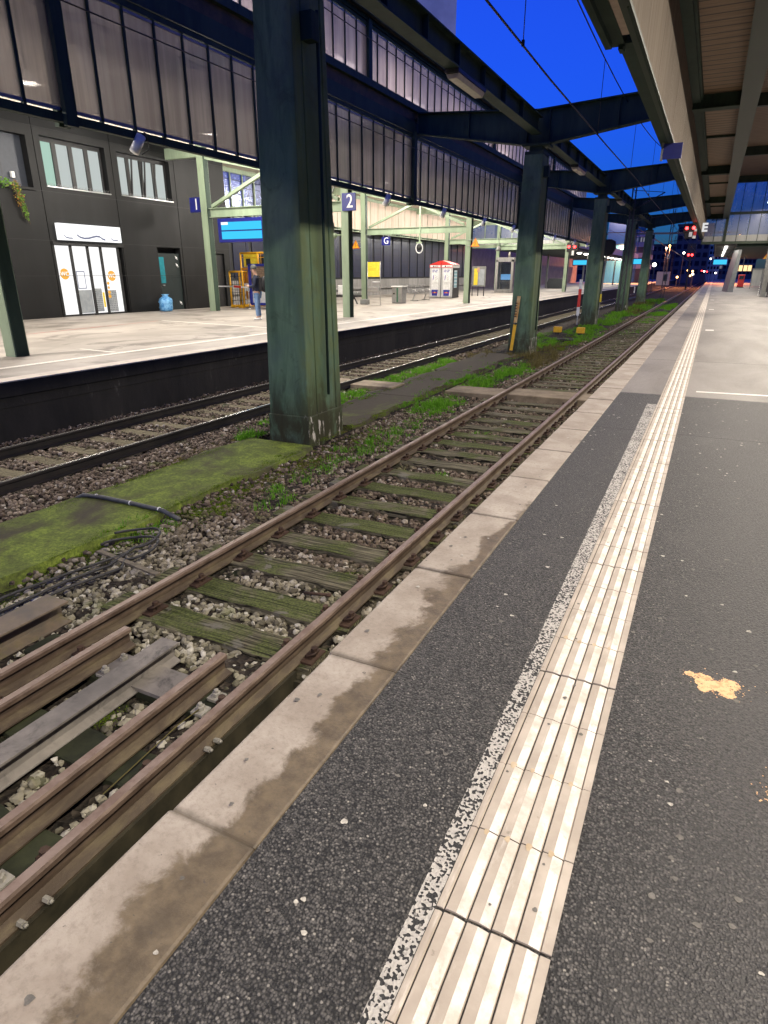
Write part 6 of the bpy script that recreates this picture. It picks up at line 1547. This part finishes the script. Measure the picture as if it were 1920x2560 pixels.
# distant lamps
def slamp(x,y,z,mat,r,label,g='small lamps beyond the station',zg=-1):
    t=empty('street_lamp',(x,y,zg),label,'lamp',g); b=MB(); b.ball((x,y,z),r,8); b.build('globe',M[mat],t); b=MB(); b.bar((x,y+.1,zg),(x,y+.1,z),.09,.09); b.build('pole',M['darksteel'],t)
slamp(-7.63,100,2.81,'lampw',.26,'bright white globe lamp right of the fifth pillar',zg=-.95)
for x,y,z,m_ in ((-9.6,150,6.6,'lampw'),(-6.2,150,5.6,'lampw'),(-5.6,170,2.4,'lampo'),(-4.6,170,2.2,'lampo'),(-4.2,160,1.6,'lampw'),(-2.6,200,2.3,'lampw'),(-1.0,210,9.0,'lampw'),(-1.6,210,5.6,'lampw'),(.2,220,1.9,'lampw'),(-7.0,155,1.0,'lampo'),(-5.4,185,1.2,'lampo')):
    slamp(x,y,z,m_,.22,'small distant %s lamp beyond the end of the tracks'%('amber' if m_=='lampo' else 'white'))
for x,y,z in ((-3.2,200,2.4),(-1.9,200,2.2)): slamp(x,y,z,'ledred',.16,'small distant red light beyond the end of the tracks')
t=empty('container_cabin',(-7,112,0),'orange lit cabin with a barred window at the far platform end','cabin'); b=MB(); b.box(-8.0,-6.2,112,114,.0,1.95); b.build('wall',flat('peach_cabin',(.6,.4,.3),.6),t); b=MB(); b.box(-6.95,-6.45,111.96,111.99,.6,1.6); b.build('window',M['darkglass'],t)
b=MB(); b.box(-20,-9.9,112,118,-.9,.02) if False else None
b=MB(); b.box(-3.5,1.5,300,301,-1,3.2); b.box(-40,30,265,266,2.2,3.0); b.build('footbridge',M['cityblock']); tag(bpy.data.objects['footbridge'],'dark low bridge crossing the tracks far away','bridge')
# amber lamps that light the far platform ends
for x,y,z in ((-14,124,7),(-9,150,7),(3,138,8)):
    l=bpy.data.lights.new('amber_light','AREA'); l.energy=7000; l.color=(1,.36,.12); l.size=1.0; o=bpy.data.objects.new('amber_light',l); COL.objects.link(o); o.location=(x,y,z-.4)
    slamp(x,y,z,'lampo',.22,'amber sodium lamp lighting the far platform ends')
# ------------------------------------------------------------------ standing person with phone
pt = empty('person',(-14.62,19.4,zp(-14.62)+.0),'person in navy jacket, blue jeans and grey beanie with black backpack, looking at a phone','person')
pt.rotation_euler=(0,0,R(206))
def skin(name,verts,edges,mat,parent,lev=2,root=0):
    me=bpy.data.meshes.new(name); me.from_pydata([v[:3] for v in verts],edges,[]); me.materials.append(mat)
    o=bpy.data.objects.new(name,me); COL.objects.link(o); o.parent=parent
    s=o.modifiers.new('skin','SKIN'); s.use_smooth_shade=True
    for i,v in enumerate(verts):
        sv=me.skin_vertices[0].data[i]; r=v[3]; sv.radius=(r,r) if not isinstance(r,tuple) else r; sv.use_root=(i==root)
    m=o.modifiers.new('sub','SUBSURF'); m.levels=lev; m.render_levels=lev; return o
# local frame: +x faces forward, z up, y left
V=[(0,0,.98,.12),(0.0,0,1.15,.125),(.01,0,1.35,.13),(.0,0,1.48,.075),(.03,0,1.56,.055),(.06,0,1.66,.085),(.075,0,1.74,.085),
   (0,.09,.90,.085),(.02,.10,.50,.058),(0,.10,.10,.042),(.12,.11,.04,.032),
   (0,-.09,.90,.085),(.01,-.10,.50,.058),(-.03,-.10,.10,.042),(.09,-.11,.04,.032),
   (0,.19,1.43,.06),(.03,.24,1.16,.045),(.26,.10,1.14,.035),(.32,.07,1.16,.03),
   (0,-.19,1.43,.06),(.03,-.24,1.16,.045),(.26,-.10,1.14,.035),(.32,-.07,1.16,.03)]
Ed=[(0,1),(1,2),(2,3),(3,4),(4,5),(5,6),(0,7),(7,8),(8,9),(9,10),(0,11),(11,12),(12,13),(13,14),(2,15),(15,16),(16,17),(17,18),(2,19),(19,20),(20,21),(21,22)]
for s,hand in ((1,18),(-1,22)):
    for k,(dy,L) in enumerate(((-.012,.07),(-.004,.08),(.006,.075),(.016,.06))):
        V+= [(.35,s*.05+dy*1.2,1.165+.004*k,.010),(.35+L*.55,s*.03+dy*1.2,1.185,.009),(.35+L*.8,s*.01+dy,1.20,.008)]; n=len(V); Ed+=[(hand,n-3),(n-3,n-2),(n-2,n-1)]
    V+=[(.33,s*.03,1.195,.011),(.36,s*.01,1.215,.009)]; n=len(V); Ed+=[(hand,n-2),(n-2,n-1)]
body=skin('body',V,Ed,M['skin'],pt)
J=[(0,0,.93,(.165,.20)),(0,0,1.1,(.15,.185)),(.0,0,1.3,(.16,.205)),(-.005,0,1.45,(.11,.15)),(.01,0,1.53,.075),
   (0,.20,1.44,.082),(.03,.26,1.16,.066),(.25,.11,1.135,.052),(0,-.20,1.44,.082),(.03,-.26,1.16,.066),(.25,-.11,1.135,.052)]
skin('jacket',J,[(0,1),(1,2),(2,3),(3,4),(3,5),(5,6),(6,7),(3,8),(8,9),(9,10)],M['jacket'],body)
Tq=[(0,0,.98,(.14,.17)),(0,.09,.88,.105),(.02,.10,.50,.078),(0,.10,.12,.066),(0,-.09,.88,.105),(.01,-.10,.50,.078),(-.03,-.10,.12,.066)]
skin('jeans',Tq,[(0,1),(1,2),(2,3),(0,4),(4,5),(5,6)],M['jeans'],body)
for s,x in ((1,0),(-1,-.03)):
    skin('shoe',[(x-.06,s*.10,.045,.045),(x+.04,s*.105,.05,.048),(x+.17,s*.115,.035,.036)],[(0,1),(1,2)],M['white'],body)
def lm(name,mb,mat): 
    o=mb.build(name,mat); o.parent=body; return o
b=MB(); b.lathe([(.108,0),(.112,.03),(.105,.07),(.08,.115),(.04,.138),(.005,.143)],(.07,0,1.735),16); lm('beanie',b,M['beanie'])
b=MB(); b.ball((.165,0,1.69),.016,6); b.ball((.155,.035,1.72),.009,6); b.ball((.155,-.035,1.72),.009,6); b.box(.145,.158,-.025,.025,1.635,1.642); lm('face_features',b,M['skin'])
b=MB(); b.ball((.06,.088,1.69),.025,6,0,(.8,.4,1.2)); b.ball((.06,-.088,1.69),.025,6,0,(.8,.4,1.2)); lm('ear',b,M['skin'])
b=MB(); b.ball((-.27,0,1.22),.2,12,0,(.72,.85,1.35)); b.box(-.2,-.1,-.15,.15,1.0,1.45); bp=lm('backpack',b,M['bag'])
b=MB(); b.tube([(-.12,.12,1.48),(.03,.12,1.53),(.13,.13,1.38),(.08,.15,1.15)],.02,6); b.tube([(-.12,-.12,1.48),(.03,-.12,1.53),(.13,-.13,1.38),(.08,-.15,1.15)],.02,6); lm('strap',b,M['bag'])
b=MB(); b.box(.37,.385,-.04,.04,1.15,1.29); lm('phone',b,M['black'])
# ------------------------------------------------------------------ hall lamps
def area(x,y,z,sx,sy,p,c,rot=(0,0,0),par=None):
    l=bpy.data.lights.new('hall_light','AREA'); l.shape='RECTANGLE'; l.size=sx; l.size_y=sy; l.energy=p; l.color=c
    o=bpy.data.objects.new('hall_light',l); COL.objects.link(o); o.location=(x,y,z); o.rotation_euler=rot; return o
WARM=(1,.90,.77)
HL=empty('hall_lamp',(2.9,1,6.7),'long fluorescent hall lamp hung under the near hall roof','lamp','fluorescent lamps of the near hall')
b=MB(); b.box(2.75,3.05,.2,1.8,6.74,6.84); b.build('housing',M['white'],HL); b=MB(); b.tube([(2.83,.25,6.70),(2.83,1.75,6.70)],.02,8); b.tube([(2.97,.25,6.70),(2.97,1.75,6.70)],.02,8); b.build('tube',M['tube'],HL); b=MB(); b.bar((2.9,1,6.84),(2.9,1,9.1),.03,.03); b.build('hanger',M['darksteel'],HL)
for k,y in enumerate(range(-24,64,6)):
    o=HL if k==0 else copy_tree(HL); o.location.y=y; area(2.9,y,6.66,.3,1.6,NEAR_P*(NEAR_FAR if y>14 else 1),WARM)
HB=empty('clerestory_lamp',(-13.4,24,8.9),'long bright fluorescent lamp seen through the clerestory glass','lamp','fluorescent lamps behind the clerestory')
b=MB(); b.box(-13.55,-13.25,23.1,24.9,8.95,9.05); b.build('housing',M['white'],HB); b=MB(); b.tube([(-13.4,23.15,8.88),(-13.4,24.85,8.88)],.075,8); b.build('tube',M['tube'],HB); b=MB(); b.bar((-13.4,24,9.05),(-13.4,24,9.5),.03,.03); b.build('hanger',M['darksteel'],HB)
for k,y in enumerate((3.5,9.5,17.0,24.0,30.5,37.5,44.5,51.5,58.5)):
    o=HB if k==0 else copy_tree(HB); o.location.y=y; area(-13.4,y,8.78,.3,1.7,HIGH_P,WARM)
for k,y in enumerate(range(-1,64,7)):
    l=bpy.data.lights.new('hall_light','POINT'); l.energy=FAR_P; l.color=(1,.94,.86); l.shadow_soft_size=.35; o=bpy.data.objects.new('hall_light',l); COL.objects.link(o); o.location=(-16.6,y,5.75)
FLP=empty('pendant_lamp',(-16.6,6,5.9),'white pendant hall lamp above the far platform','lamp','pendant lamps of the far hall')
b=MB(); b.lathe([(.30,0),(.26,.08),(.12,.2),(.06,.3)],(-16.6,6,6.2),16); b.build('shade',M['white'],FLP); b=MB(); b.bar((-16.6,6,6.5),(-16.6,6,9.5),.03,.03); b.build('hanger',M['darksteel'],FLP)
for k,y in enumerate(range(-1,64,7)):
    o=FLP if k==0 else copy_tree(FLP); o.location.y=y
for y in (72,84,96,108,120): area(-15,y,3.6,3,6,CAN_P,(1,.92,.8))
for y in (71,84,97,110): area(2.5,y,3.75,4,8,CAN_P*.9,(1,.94,.86))
